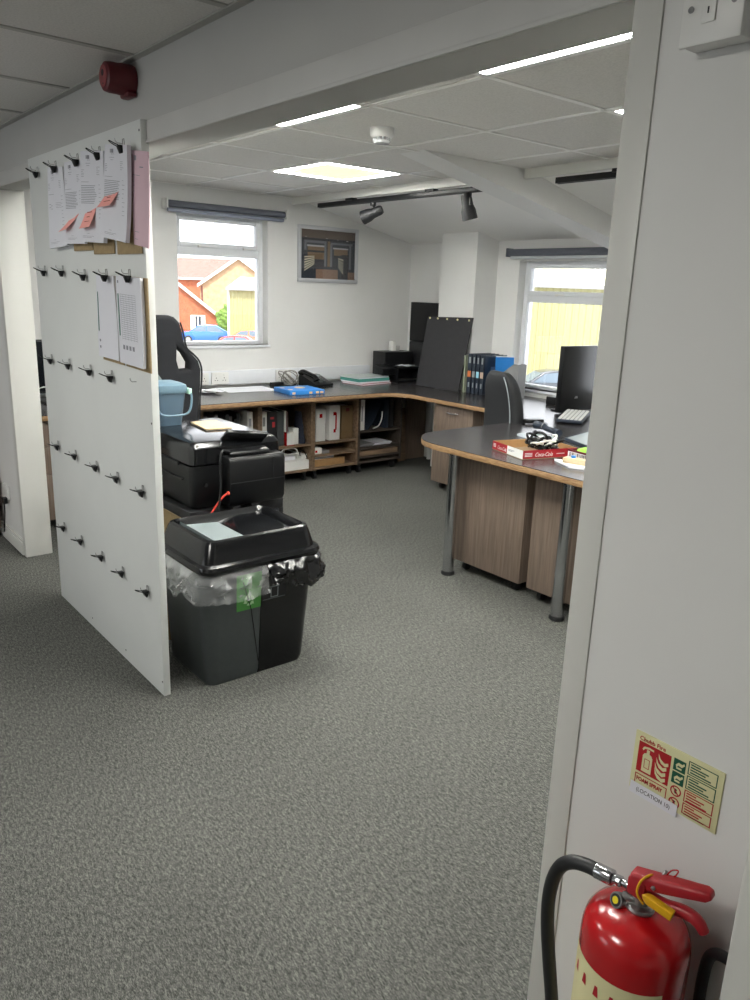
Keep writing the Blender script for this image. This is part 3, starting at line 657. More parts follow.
dk = [(-3.719, 5.045), (-3.719, 4.20)] + arc(-3.55, 3.99, .21, 90, 0, 6)[0:0] + [(-3.52, 4.18), (-3.42, 4.10), (-3.345, 3.95), (-3.335, 3.80), (-3.337, 3.30)] + arc(-3.03, 3.215, .307, 180, 270, 12) + [(-1.25, 2.908), (-1.25, 5.045)]
desk = worktop('corner_desk', 'large desk with rounded front corner on chrome legs', dk, (-2.4, 3.6, 0))
def chrome_leg(x, y):
    b = MB(); b.cyl((x, y, .022), (x, y, ZT-TH), .032, n=28); b.cyl((x, y, ZT-TH-.012), (x, y, ZT-TH), .042, n=28); lg = b.build('leg', CHROME, desk)
    b = MB(); b.lathe([(.036, 0), (.040, .006), (.036, .022), (.03, .026)], (x, y, 0)); b.build('foot', RUBBER, lg)
chrome_leg(-2.93, 2.962); chrome_leg(-2.162, 2.972); chrome_leg(-1.33, 2.975)

# ================================================================= drawer pedestals and cabinets
def pedestal(label, x0, x1, y0, y1, z0, z1, face, drawers, group=None, handle=True, back=False, name='drawer_pedestal'):
    t = thing(name, label, 'drawers', ((x0+x1)/2, (y0+y1)/2, 0), 0, group)
    b = MB(); b.box(x0, x1, y0, y1, z0, z1); b.build('carcass', WOOD, t, bevel=.002)
    if not back:
        z = z0+.004
        for i, h in enumerate(drawers):
            zt = z1-.004 if i == len(drawers)-1 else z+h
            b = MB()
            if face == '-y': b.box(x0+.002, x1-.002, y0-.018, y0-.001, z, zt-.004)
            else: b.box(x1+.001, x1+.018, y0+.002, y1-.002, z, zt-.004)
            d = b.build('drawer', WOOD, t, bevel=.002)
            if handle:
                zz = zt-.05; b = MB()
                if face == '-y':
                    c = (x0+x1)/2; b.tube([(c-.06, y0-.018, zz), (c-.05, y0-.035, zz-.002), (c, y0-.042, zz-.004), (c+.05, y0-.035, zz-.002), (c+.06, y0-.018, zz)], .006, sub=4)
                else:
                    c = (y0+y1)/2; b.tube([(x1+.018, c-.06, zz), (x1+.04, c, zz-.004), (x1+.018, c+.06, zz)], .006, sub=4)
                b.build('handle', CHROME, d)
            z = zt
    for x in (x0+.06, x1-.06):
        for y in (y0+.06, y1-.06):
            b = MB(); b.cyl((x-.012, y, .025), (x+.012, y, .025), .025, n=16); b.box(x-.01, x+.01, y-.01, y+.01, .03, z0); b.build('castor', RUBBER, t)
    return t
pedestal('grey oak drawer pedestal with a chrome handle under the far worktop', -4.468, -4.035, 4.268, 4.80, .06, .70, '-y', [.40, .2])
pedestal('wide grey oak pedestal back under the desk, beside the left chrome leg', -2.985, -2.485, 3.05, 3.60, .062, .665, '-y', [], 'pedestals under the desk', back=True)
pedestal('narrow-looking grey oak pedestal back under the desk, by the right chrome leg', -2.432, -1.93, 3.05, 3.60, .062, .665, '-y', [], 'pedestals under the desk', back=True)
pedestal('grey oak drawers seen through the left opening under the worktop', -5.45, -4.95, 1.32, 1.60, .06, .70, '+x', [.30, .18, .15], handle=False)
t = thing('drawer_cabinet', 'brown drawer cabinet cut by the left picture edge, in front of the pillar wall', 'cabinet', (-5.25, .82, 0))
b = MB(); b.box(-5.62, -4.95, .46, 1.092, .055, .70); b.build('carcass', WOOD, t, bevel=.002)
b = MB(); b.box(-5.6, -4.98, .5, 1.08, 0, .055); b.build('plinth', SATINB, t)
b = MB(); b.box(-5.65, -4.93, .42, 1.094, .70, .73); b.build('cabinet_top', DTOP, t, bevel=.002)
for z0, z1 in ((.06, .36), (.364, .53), (.534, .695)):
    b = MB(); b.box(-4.949, -4.934, .47, 1.085, z0, z1); b.build('drawer', WOOD, t, bevel=.002)

# ================================================================= shelving units under the window worktop
XF = -5.15
DWAL = mat('dark_walnut_laminate', (74, 65, 58), .55, rgb2=(56, 49, 44), vscale=10, stretch=(5, .4, 5))
def unit(label, y0, y1, shelves, thick=.018, dark=False):
    WX = DWAL if dark else WOODX
    t = thing('shelf_unit', label, 'shelf', (XF-.22, (y0+y1)/2, 0), 0, 'low shelf units under the worktop')
    for ya in (y0, y1-thick):
        b = MB(); b.box(XF-.44, XF, ya, ya+thick, .085, .665); b.build('side_panel', WX, t, bevel=.001)
    b = MB(); b.box(XF-.44, XF-.425, y0+thick, y1-thick, .085, .665); b.build('back_panel', SATINB if dark else mat('shelf_back', (70, 62, 56), .7), t)
    b = MB(); b.box(XF-.44, XF-.002, y0+thick, y1-thick, .647, .665); b.build('top_panel', WX, t)
    for z in shelves:
        b = MB(); b.box(XF-.425, XF-.003, y0+thick, y1-thick, z-.018, z); b.build('shelf', WX, t, bevel=.001)
    for y in (y0+.05, y1-.05):
        for x in (XF-.38, XF-.06):
            b = MB(); b.cyl((x, y-.01, .03), (x, y+.01, .03), .03, n=18); b.box(x-.015, x+.015, y-.016, y+.016, .05, .085); b.build('castor', RUBBER, t)
unit('low oak shelf unit mostly hidden behind the printer, leftmost under the worktop', 2.55, 3.045, [.105, .36])
unit('low oak shelf unit with black and white lever arch files over white boxes', 3.05, 3.545, [.105, .318])
unit('low oak shelf unit with two white and one brown file, three shelves', 3.55, 4.015, [.105, .215, .318])
unit('low dark shelf unit nearest the corner with a leaning white file', 4.02, 4.51, [.105, .15, .225, .375], dark=True)
def file_binder(label, y, w, h, d, z, m, mark=None, mcol=None, group=None, x=XF-.035, tilt=0.0, name='lever_arch_file'):
    t = thing(name, label, 'file', (x-d/2, y+w/2, z), 0, group)
    R = Matrix.Translation((x, y, z)) @ Matrix.Rotation(tilt, 4, 'X')
    b = MB().tf(R); b.box(-d, 0, 0, .003, 0, h); b.box(-d, 0, w-.003, w, 0, h); b.box(-.003, 0, 0, w, 0, h); b.build('cover', m, t, bevel=.0012)
    b = MB().tf(R); b.box(-d+.01, -.012, .004, w-.004, .006, h-.012); b.build('pages', PAPER, t)
    if mark:
        for (y0, y1, z0, z1) in mark:
            b = MB().tf(R); b.box(.0002, .0012, w*y0, w*y1, h*z0, h*z1); b.build('spine_label', mcol, t)
    return t
G1 = 'files on the leftmost shelf unit'
cols = [GREYC, SATINB, WHITEP, GREYC, DGREY, REDD, DGREY, GREYC, SATINB, DGREY]
nm = ['grey', 'black', 'white', 'light grey', 'charcoal', 'dark red', 'slate', 'pale grey', 'black', 'charcoal']
y = 2.60
for i, (c, w) in enumerate(zip(cols, [.03, .026, .032, .03, .022, .018, .03, .034, .03, .03])):
    file_binder('%s thin file in the row behind the printer, number %s from the left' % (nm[i], ['one', 'two', 'three', 'four', 'five', 'six', 'seven', 'eight', 'nine', 'ten'][i]), y, w, .24-.02*(i % 3), .2, .361, c, group=G1, name='thin_file', x=XF-.06-.02*(i % 2)); y += w+.004
file_binder('white file at the right end of the leftmost shelf unit', 2.955, .05, .25, .27, .361, WHITEP, [(.3, .7, .55, .8)], INK)
RM = [(.25, .75, .62, .72)]
file_binder('white lever arch file first on the second shelf unit', 3.075, .055, .285, .28, .319, WHITEP, [(.4, .6, .28, .34), (.3, .7, .60, .85)], GREYC)
file_binder('thick black lever arch file with small red labels', 3.137, .082, .285, .28, .319, SATINB, [(.3, .7, .78, .84), (.5, .8, .55, .70)], mat('red_label', (190, 50, 52), .5))
file_binder('grey slanting magazine file right of the thick black file', 3.225, .062, .28, .25, .319, DGREY)
file_binder('slim white folder standing right of the grey magazine file', 3.292, .018, .28, .24, .319, WHITEP)
file_binder('slim dark red folder beside the slim white folder', 3.314, .016, .27, .24, .319, REDD, x=XF-.05)
file_binder('slim grey folder behind the red trimmed tub', 3.336, .026, .26, .24, .319, GREYC, x=XF-.09)
t = thing('pen_tub', 'small white tub with red trim standing on the second shelf unit', 'tub', (XF-.04, 3.33, .319))
b = MB(); b.box(XF-.08, XF-.005, 3.297, 3.368, .3192, .42); b.build('tub_body', WHITEP, t, bevel=.006)
b = MB(); b.box(XF-.07, XF-.004, 3.292, 3.297, .3192, .43); b.box(XF-.07, XF-.004, 3.29, 3.37, .3192, .324); b.build('red_trim', RED, t)
tag(MB().box(XF-.12, XF-.03, 3.375, 3.425, .3195, .45).build('white_carton', WHITEP, bevel=.003, loc=(XF-.075, 3.4, .3195)), 'white carton standing right of the red trimmed tub', 'box')
t = thing('dark_bag', 'crumpled dark blue bag stuffed at the right of the second shelf unit', 'bag', (XF-.08, 3.475, .319))
b = MB(); rings = []
for j in range(9):
    v = j/8; r0 = .042*(1-.55*v)
    rings.append([(XF-.085+.07*(1-.5*v)*math.cos(a)*(1+.2*noise.noise(Vector((math.cos(a)*2, math.sin(a)*2, v*5)))), 3.468-.012*v+r0*math.sin(a)*(1+.25*noise.noise(Vector((math.cos(a)*2+4, math.sin(a)*2, v*5)))), .3195+.26*v) for a in [2*PI*i/18 for i in range(18)]])
b.loft(rings); b.build('bag_body', mat('navy_cloth', (28, 34, 52), .8, var=.2, vscale=60), t)
# lower shelf of the second unit: white boxes and papers
t = thing('wire_letter_tray', 'white wire tray holding papers on the lower shelf of the second unit', 'tray', (XF-.12, 3.36, .106))
b = MB(); 
for z in (.19, .245): b.tube([(XF-.25, 3.245, z), (XF-.03, 3.245, z), (XF-.02, 3.42, z), (XF-.25, 3.42, z), (XF-.25, 3.245, z)], .005, n=6)
for x in (XF-.24, XF-.04):
    for y in (3.245, 3.42): b.tube([(x, y, .187), (x, y, .27)], .004, n=6)
b.tube([(XF-.03, 3.25, .245), (XF-.03, 3.28, .285), (XF-.03, 3.39, .285), (XF-.03, 3.42, .245)], .005, n=6, sub=3)
b.build('wire_frame', WHITEP, t)
b = MB(); b.box(XF-.24, XF-.03, 3.25, 3.415, .183, .187); b.build('tray_base', WHITEP, t)
b = MB(); b.cbox((XF-.14, 3.33, .203), (.19, .14, .03), Matrix.Rotation(.08, 3, 'Z')); b.build('papers', PAPER, t)
tag(MB().box(XF-.30, XF-.015, 3.20, 3.52, .1055, .182).build('white_flat_box', WHITEP, bevel=.003, loc=(XF-.15, 3.36, .1055)), 'white flat box under the wire tray on the bottom shelf', 'box')
t = thing('white_device', 'small white device with dangling cable right of the wire tray', 'device', (XF-.08, 3.48, .183))
b = MB(); b.cbox((XF-.10, 3.475, .205), (.12, .07, .04), Matrix.Rotation(.3, 3, 'Z')); b.build('device_body', WHITEP, t, bevel=.006)
b = MB(); b.tube([(XF-.05, 3.455, .215), (XF-.03, 3.44, .25), (XF-.03, 3.47, .26), (XF-.03, 3.50, .22), (XF-.03, 3.51, .19)], .004, sub=4); b.build('device_cable', BLACK, t)
# third unit
file_binder('white lever arch file with a red seal, left of two white files', 3.60, .095, .275, .28, .319, WHITEP, [(.35, .65, .72, .84)], RED)
file_binder('white lever arch file with a long red ribbon mark', 3.735, .11, .29, .28, .319, WHITEP, [(.55, .68, .30, .80), (.4, .6, .22, .32), (.35, .6, .72, .82)], RED)
file_binder('brown lever arch file with a red mark at the top', 3.862, .12, .285, .28, .319, mat('brown_file', (112, 90, 62), .6, var=.1), [(.35, .65, .82, .92)], REDD)
t = thing('label_printer', 'small white gadget with red mark on the middle shelf of the third unit', 'gadget', (XF-.09, 3.63, .216))
b = MB(); b.box(XF-.16, XF-.02, 3.575, 3.655, .2155, .268); b.build('gadget_body', WHITEP, t, bevel=.008)
b = MB(); b.box(XF-.14, XF-.02, 3.656, 3.73, .2155, .24); b.build('gadget_tray', GREYC, t, bevel=.004)
b = MB(); b.box(XF-.0195, XF-.018, 3.585, 3.605, .23, .25); b.build('red_mark', RED, t)
tag(MB().box(XF-.30, XF-.03, 3.58, 3.90, .1055, .165).build('brown_flat_carton', CARD, bevel=.003, loc=(XF-.16, 3.74, .1055)), 'brown flat carton on the bottom shelf of the third unit', 'box')
tag(MB().box(XF-.28, XF-.05, 3.585, 3.80, .1655, .19).build('white_pad', PAPER, bevel=.002, loc=(XF-.16, 3.69, .1655)), 'white pad lying on the brown flat carton', 'pad')
# fourth unit
file_binder('white lever arch file with dark spine print, leaning in the dark unit', 4.05, .06, .26, .28, .376, WHITEP, [(.4, .6, .3, .8)], INK)
t = thing('ring_magazine', 'glossy magazine bending over in the dark shelf unit', 'magazine', (XF-.06, 4.2, .376))
b = MB(); P = [(.0, .0), (.05, .05), (.10, .13), (.14, .22)]
b.loft([[(XF-.26, 4.13+p[0], .3775+p[1]), (XF-.02, 4.13+p[0], .3775+p[1]), (XF-.02, 4.138+p[0], .3775+p[1]), (XF-.26, 4.138+p[0], .3775+p[1])] for p in P]); b.build('magazine_cover', NAVY, t)
b = MB(); b.tube([(XF-.015, 4.19, .386), (XF-.01, 4.25, .41), (XF-.01, 4.28, .47), (XF-.012, 4.285, .53)], .006, sub=4); b.build('white_spine', WHITEP, t)
file_binder('dark folder standing at the right of the dark shelf unit', 4.33, .05, .25, .26, .376, NAVY)
file_binder('charcoal folder last in the dark shelf unit', 4.388, .05, .27, .26, .376, SATINB)
for i, (y0, y1, z0, z1, m, lab) in enumerate([(4.06, 4.22, .2255, .245, GREYC, 'grey paper pile at the left of the dark unit middle shelf'), (4.18, 4.42, .2255, .25, PAPER, 'crinkled white papers on the dark unit middle shelf')]):
    if i == 1: y0 = 4.225
    t = thing('paper_pile', lab, 'papers', (XF-.14, (y0+y1)/2, z0))
    for k in range(3):
        b = MB(); b.cbox((XF-.15+.01*k, (y0+y1)/2, z0+.004+.008*k), (.21, y1-y0, .0075), Matrix.Rotation(.05*k-.04, 3, 'Z')); b.build('sheets', m, t)
tag(MB().box(XF-.34, XF-.01, 4.05, 4.48, .151, .195).build('wood_offcut', WOODX, bevel=.002, loc=(XF-.17, 4.26, .151)), 'oak board lying on the lowest gap of the dark unit', 'board')
# planks in the dark corner
b = MB().tf(Matrix.Translation((-5.36, 4.71, 0)) @ Matrix.Rotation(math.radians(-3), 4, 'Y')); b.box(-.02, .0, -.05, .045, .0, .50)
tag(b.build('oak_plank', WOODX, bevel=.001, loc=(-5.36, 4.71, 0)), 'narrow oak plank leaning beside the dark shelf unit', 'plank')
b = MB(); b.box(-5.42, -5.40, 4.78, 5.03, 0, .69); tag(b.build('oak_side_panel', WOOD, bevel=.001, loc=(-5.41, 4.9, 0)), 'dark wooden panel standing under the corner worktop', 'panel')
tag(MB().cyl((-5.30, 5.0, 0), (-5.30, 5.0, .66), .02).build('waste_pipe', WHITEP, loc=(-5.30, 5.0, 0)), 'white pipe standing in the dark corner beside the drawer pedestal', 'pipe')

# ================================================================= sockets and things on the window worktop
def socket(y0, y1, z0, z1, label, single=False):
    x = X1+.028
    t = thing('power_socket', label, 'socket', (x, (y0+y1)/2, (z0+z1)/2), 0, 'sockets on the trunking')
    b = MB(); b.box(x, x+.012, y0, y1, z0, z1); b.build('face_plate', WHITEP, t, bevel=.003)
    cs = [(y0+y1)/2] if single else [y0+(y1-y0)*.27, y0+(y1-y0)*.73]
    for c in cs:
        b = MB()
        for dy, dz, w, h in ((0, .012, .005, .009), (-.011, -.008, .008, .005), (.011, -.008, .008, .005)): b.box(x+.0118, x+.0125, c+dy-w/2, c+dy+w/2, (z0+z1)/2+dz-.008-h/2, (z0+z1)/2+dz-.008+h/2)
        b.build('pin_holes', SATINB, t)
        b = MB(); b.box(x+.012, x+.016, c-.006, c+.006, z1-.032, z1-.012); b.build('switch', WHITEP, t, bevel=.001)
socket(2.825, 2.905, .764, .862, 'single-looking white socket plate nearest the gaming chair', True)
socket(2.93, 3.085, .764, .862, 'white double socket between the gaming chair and the white papers')
socket(3.54, 3.695, .764, .862, 'white double socket behind the tangle of cables')
def flat_sheet(name, cx, cy, w, d, rz, label, m=PAPER, n=1, z=ZT, cat='papers', group=None):
    t = thing(name, label, cat, (cx, cy, z), 0, group)
    for k in range(n):
        b = MB(); b.cbox((cx+.004*k, cy, z+.0008+.0016*k), (w, d, .0014), Matrix.Rotation(rz+.06*k, 3, 'Z')); b.build('sheet', m, t)
    return t
t = thing('folded_papers', 'crumpled white papers on the worktop beside the gaming chair', 'papers', (-5.42, 2.75, ZT))
for k, (cx, cy, r) in enumerate(((-5.44, 2.74, .3), (-5.40, 2.78, -.1))):
    b = MB(); b.add([(cx+.1*math.cos(r+a)*s, cy+.075*math.sin(r+a)*s, ZT+.001+.012*k+h) for a, s, h in ((.3, 1, .004), (1.3, 1.1, .0), (2.5, 1, .014), (3.6, 1.1, .0), (5.0, 1, .012))]+[(cx+.1*math.cos(r+a)*s, cy+.075*math.sin(r+a)*s, ZT+.003+.012*k+h) for a, s, h in ((.3, 1, .004), (1.3, 1.1, .0), (2.5, 1, .014), (3.6, 1.1, .0), (5.0, 1, .012))],
        [(0, 1, 2, 3, 4), (5, 6, 7, 8, 9)] + [(i, (i+1) % 5, 5+(i+1) % 5, 5+i) for i in range(5)]); b.build('sheet', PAPER, t)
flat_sheet('drawing_sheet', -5.50, 3.13, .30, .42, -.12, 'large white sheet lying on the worktop left of the blue box', n=2)
t = thing('blue_box', 'flat blue box with orange patches on the worktop edge', 'box', (-5.17, 3.42, ZT))
T = Matrix.Translation((-5.17, 3.42, ZT+.0005)) @ Matrix.Rotation(math.radians(-5), 4, 'Z')
b = MB().tf(T); b.box(-.14, .14, -.155, .155, 0, .034); b.build('box_body', BLUE, t, bevel=.003)
b = MB().tf(T)
for x, y, w, d in ((-.03, .02, .10, .09), (.06, -.11, .05, .04), (-.06, -.12, .06, .035)): b.prism([(x+w*math.cos(a)*.5, y+d*math.sin(a)*.5) for a in [2*PI*i/10 for i in range(10)]], .0342, .0347)
for y in (-.12, .03, .09, .13): b.box(.1402, .1408, y-.015, y+.012, .006, .022)
b.build('orange_patches', ORANGE, t, smooth=False)
t = thing('cable_tangle', 'looped grey cables with a black adaptor beside the telephone', 'cables', (-5.58, 3.58, ZT))
R = random.Random(5); b = MB()
for k in range(6):
    cx, cy = -5.60+.02*R.random(), 3.57+R.uniform(-.05, .05); rad = R.uniform(.055, .085)
    b.tube([(cx+rad*.35*math.cos(a)+.01*R.random(), cy+rad*math.sin(a), ZT+.004+max(0, rad*(1+math.cos(a*1+.4*k)))*.8) for a in [2*PI*i/14 for i in range(15)]], .004, n=6)
b.build('grey_loops', mat('grey_cable', (150, 148, 142), .5), t)
b = MB(); b.cbox((-5.57, 3.46, ZT+.018), (.06, .11, .034), Matrix.Rotation(.2, 3, 'Z')); b.build('adaptor', BLACK, t, bevel=.005)
b = MB(); b.tube([(-5.56, 3.52, ZT+.01), (-5.52, 3.58, ZT+.006), (-5.53, 3.63, ZT+.02), (-5.58, 3.64, ZT+.006)], .005, sub=5); b.build('black_lead', BLACK, t)
# desk telephone
t = thing('desk_telephone', 'black desk telephone with handset on the window worktop', 'telephone', (-5.47, 3.79, ZT))
T = Matrix.Translation((-5.47, 3.79, ZT)) @ Matrix.Rotation(math.radians(12), 4, 'Z')
b = MB().tf(T); b.loft([[(x, y, z) for x, z in ((-.11, .001), (.10, .001), (.10, .022), (-.06, .085), (-.11, .09))] for y in (-.10, .115)]); b.build('phone_base', BLACK, t, bevel=.006)
b = MB().tf(T)
for i in range(4):
    for j in range(3): b.box(-.01+.024*i-.008, -.01+.024*i+.008, -.02+.028*j-.01, -.02+.028*j+.01, .068-.024*.39*i-.006, .0755-.024*.39*i)
b.build('keypad', DGREY, t)
b = MB().tf(T); b.add([(-.055, -.03, .0865), (-.055, .09, .0865), (-.025, .09, .0755), (-.025, -.03, .0755)], [(0, 1, 2, 3)]); b.build('phone_display', LGREY, t)
b = MB().tf(T); b.tube([(.09, -.085, .06), (.07, -.085, .085), (.0, -.085, .105), (-.07, -.085, .118), (-.10, -.085, .10)], lambda v: .020+.008*abs(2*v-1)**2, sub=4, n=12); b.build('handset', GLOSSB, t)
# stack of folders
for i, (m, lab, dx, rz, th) in enumerate([(mat('red_edge_card', (168, 72, 78), .6), 'dark red folder at the bottom of the folder stack', .02, .02, .012), (PAPER, 'white folder second from the bottom of the folder stack', .0, .0, .012), (TEAL, 'teal folder under the top one of the folder stack', -.012, -.06, .026), (PAPER, 'white printed folder on top of the folder stack', -.02, -.05, .012)]):
    z = ZT + [0, .0125, .025, .0515][i]
    t = thing('document_folder', lab, 'folder', (-5.47, 4.34, z), 0, 'stacked document folders')
    R3 = Matrix.Rotation(rz+.12, 3, 'Z'); c = Vector((-5.48+dx, 4.34, z+th/2+.0004))
    b = MB(); b.cbox(c, (.26, .36, th-.003), R3); b.build('pages', PAPER if i != 2 else TEAL, t)
    b = MB(); b.cbox(c+Vector((0, 0, th/2-.0008)), (.265, .366, .0014), R3); b.cbox(c-Vector((0, 0, th/2-.0008)), (.265, .366, .0014), R3); b.build('cover', m if i < 3 else mat('pale_folder', (190, 198, 198), .6), t)
# black stacked trays in the corner
t = thing('desktop_scanner', 'small black machine with open trays in the corner of the worktop', 'machine', (-5.5, 4.72, ZT))
b = MB(); b.box(-5.66, -5.48, 4.56, 4.90, ZT+.001, 1.01); b.build('machine_body', BLACK, t, bevel=.006)
b = MB(); b.box(-5.48, -5.34, 4.60, 4.90, ZT+.001, ZT+.02); b.box(-5.48, -5.34, 4.60, 4.615, ZT+.02, ZT+.14); b.box(-5.48, -5.34, 4.885, 4.90, ZT+.02, ZT+.14); b.box(-5.48, -5.34, 4.60, 4.90, ZT+.125, ZT+.14); b.build('tray_frame', BLACK, t, bevel=.003)
b = MB(); b.loft([[(-5.50+d, 4.44+.0*d, z) for d, z in ((0, .825), (.14, .815), (.14, .875), (0, .905))], [(-5.50+d, 4.60, z) for d, z in ((0, .825), (.14, .815), (.14, .875), (0, .905))]]); b.build('side_tray', BLACK, t, bevel=.008)
b = MB(); b.box(-5.478, -5.345, 4.62, 4.88, ZT+.021, ZT+.024); b.build('tray_plate', STEEL, t)
t = thing('crumpled_note', 'crumpled white paper on the small black machine', 'paper', (-5.41, 4.74, ZT+.142))
b = MB(); V = []; n = 6
for i in range(n+1):
    for j in range(n+1): V.append((-5.46+.1*i/n, 4.66+.17*j/n, ZT+.144+.012*(noise.noise(Vector((i*.6, j*.5, 2)))+.5)))
b.add(V, [(i*(n+1)+j, i*(n+1)+j+1, (i+1)*(n+1)+j+1, (i+1)*(n+1)+j) for i in range(n) for j in range(n)]); o = b.build('paper_sheet', PAPER, t)
t = thing('wall_adaptor', 'white plug adaptor standing on top of the small black machine', 'adaptor', (-5.60, 4.78, 1.01))
b = MB(); b.box(-5.63, -5.57, 4.72, 4.765, 1.011, 1.10); b.build('adaptor_body', WHITEP, t, bevel=.006)
b = MB(); b.box(-5.63, -5.58, 4.77, 4.82, 1.011, 1.055); b.build('small_plug', mat('clear_grey_plastic', (180, 180, 178), .3), t, bevel=.004)
# tall black case in the corner
t = thing('tall_black_case', 'tall flat black case with a seam standing in the corner behind the board', 'case', (-5.28, 4.97, ZT))
b = MB(); b.box(-5.575, -5.09, 4.93, 5.035, ZT+.001, 1.098); b.build('lower_half', SATINB, t, bevel=.004)
b = MB(); b.box(-5.575, -5.09, 4.93, 5.035, 1.102, 1.458); b.build('upper_half', BLACK, t, bevel=.004)
b = MB(); b.box(-5.578, -5.565, 4.925, 4.932, .87, .96); b.build('catch', STEEL, t)
# dark pin board leaning against the column
t = thing('dark_pin_board', 'large dark board with five pins leaning against the white column', 'board', (-4.88, 4.72, ZT))
T = Matrix.Translation((-4.885, 4.655, ZT+.004)) @ Matrix.Rotation(math.radians(3), 4, 'Z') @ Matrix.Rotation(math.radians(-9), 4, 'X')
b = MB().tf(T); b.add([(-.255, 0, 0), (.255, 0, .0), (.285, 0, .62), (-.232, 0, .605), (-.255, .012, 0), (.255, .012, .0), (.285, .012, .62), (-.232, .012, .605)], [(0, 1, 2, 3), (4, 5, 6, 7), (0, 1, 5, 4), (2, 3, 7, 6), (0, 3, 7, 4), (1, 2, 6, 5)]); b.build('board_sheet', mat('dark_grey_board', (48, 48, 51), .75, var=.1, vscale=30), t)
for x in (-.205, -.11, .0, .12, .25):
    b = MB().tf(T); b.cyl((x, -.006, .595), (x, .0, .595), .008, n=12); b.build('pin', CREAM, t)
# row of binders and brochure at the window end
cols = [(mat('sage_card', (150, 158, 138), .6), 'sage green folder first in the binder row beside the dark board', .022, .31), (NAVY, 'thick navy binder with orange sticker, second in the row', .048, .325), (NAVY, 'navy binder with pale sticker, third in the row', .042, .325), (NAVY, 'navy binder with light blue sticker, fourth in the row', .042, .322), (NAVY, 'navy binder with buff sticker, last in the row', .045, .322)]
x = -4.612
for i, (m, lab, w, h) in enumerate(cols):
    t = thing('document_binder', lab, 'binder', (x+w/2, 4.86, ZT), 0, 'binders by the far window')
    y0 = 4.72 if i else 4.70
    b = MB(); b.box(x, x+.003, y0, y0+.27, ZT+.001, ZT+h); b.box(x+w-.003, x+w, y0, y0+.27, ZT+.001, ZT+h); b.box(x, x+w, y0, y0+.003, ZT+.001, ZT+h); b.build('cover', m, t)
    b = MB(); b.box(x+.004, x+w-.004, y0+.01, y0+.26, ZT+.008, ZT+h-.004); b.build('pages', PAPER, t)
    if i:
        b = MB(); b.box(x+.006, x+w-.006, y0-.0012, y0-.0002, ZT+.135, ZT+.185); b.build('spine_sticker', [None, mat('orange_sticker', (224, 130, 70), .5), LGREY, mat('sky_sticker', (150, 206, 226), .5), mat('buff_sticker', (190, 168, 150), .5)][i], t)
        b = MB(); b.box(x+.014, x+w-.014, y0-.0012, y0-.0002, ZT+.25, ZT+.30); b.box(x+.016, x+w-.016, y0-.0012, y0-.0002, ZT+.05, ZT+.09); b.build('spine_print', LGREY, t)
    x += w+.004
b = MB(); b.box(x-.003, x-.0022, 4.80, 4.90, ZT+.18, ZT+.23); o = b.build('cover_print', mat('cover_print_blue', (84, 104, 128), .5), t)
t = thing('magazine_box', 'grey open-topped magazine box under the far window', 'magazine box', (-4.24, 4.90, ZT))
x0, x1 = -4.345, -4.10
b = MB()
for ya in (4.80, 4.895): b.loft([[(xx, yy, zz) for xx, zz in ((x0, ZT+.001), (x1, ZT+.001), (x1, ZT+.275), (x1-.05, ZT+.275), (x0, ZT+.14))] for yy in (ya, ya+.004)])
b.box(x0, x1, 4.80, 4.899, ZT+.001, ZT+.006); b.box(x1-.004, x1, 4.804, 4.895, ZT+.006, ZT+.275); b.box(x0, x0+.004, 4.804, 4.895, ZT+.006, ZT+.14); b.build('box_shell', GREYC, t)
t = thing('blue_brochure', 'bright blue brochure standing in the grey magazine box', 'brochure', (-4.24, 4.84, ZT+.01))
T = Matrix.Translation((-4.285, 4.86, ZT+.008)) @ Matrix.Rotation(math.radians(-4), 4, 'Y')
b = MB().tf(T); b.box(-.105, .105, -.005, .005, 0, .315); b.build('pages', PAPER, t)
b = MB().tf(T); b.box(-.098, .105, -.0075, -.0052, .12, .308); b.build('blue_cover', BLUE, t)
b = MB().tf(T); b.box(-.08, -.02, -.0082, -.0077, .172, .182); b.build('cover_print', LGREY, t)

# ================================================================= gaming chair at the left
def star_base(t, cx, cy, seat_z, rz=0.0, m=BLACK):
    b = MB(); b.cyl((cx, cy, .10), (cx, cy, .30), .032); b.cyl((cx, cy, .28), (cx, cy, seat_z), .02); b.build('gas_column', m, t)
    for k in range(5):
        a = rz+2*PI*k/5; e = Vector((cx+.29*math.cos(a), cy+.29*math.sin(a), .085))
        b = MB(); b.tube([(cx, cy, .115), (cx+.15*math.cos(a), cy+.15*math.sin(a), .10), e], lambda v: .026-.010*v, n=10); lg = b.build('base_leg', m, t)
        d = Vector((-math.sin(a), math.cos(a), 0))*.022
        b = MB(); b.cyl(Vector((e.x, e.y, .03))-d, Vector((e.x, e.y, .03))+d, .03, n=16); b.cyl((e.x, e.y, .05), (e.x, e.y, .085), .01); b.build('castor', RUBBER, lg)
t = thing('gaming_chair', 'high-backed black gaming chair turned towards the worktop', 'chair', (-4.72, 1.925, 0))
half = [(.0, 1.385), (.08, 1.385), (.115, 1.375), (.145, 1.345), (.16, 1.295), (.172, 1.235), (.185, 1.19), (.225, 1.155), (.262, 1.115), (.278, 1.06), (.275, .98), (.262, .88), (.255, .72), (.245, .60), (.21, .56), (.0, .56)]
out = half + [(-x, z) for x, z in half[::-1][1:-1]]
hole = [(.125, 1.195), (.165, 1.165), (.203, 1.10), (.200, 1.065), (.135, 1.062), (.120, 1.12)]
Tch = Matrix(((0, 0, 1, -4.47), (1, 0, 0, 1.925), (0, 1, 0, -.02), (0, 0, 0, 1)))
shape2d('backrest', [out, hole, [(-x, z) for x, z in hole]], .10, FABRIC, t, Tch, bevel=.028)
b = MB()
for s in (-1, 1): b.tube([(-4.425, 1.925+s*x, z-.02) for x, z in half[3:13]], .006, n=6, sub=3)
b.build('side_piping', SATINB, t)
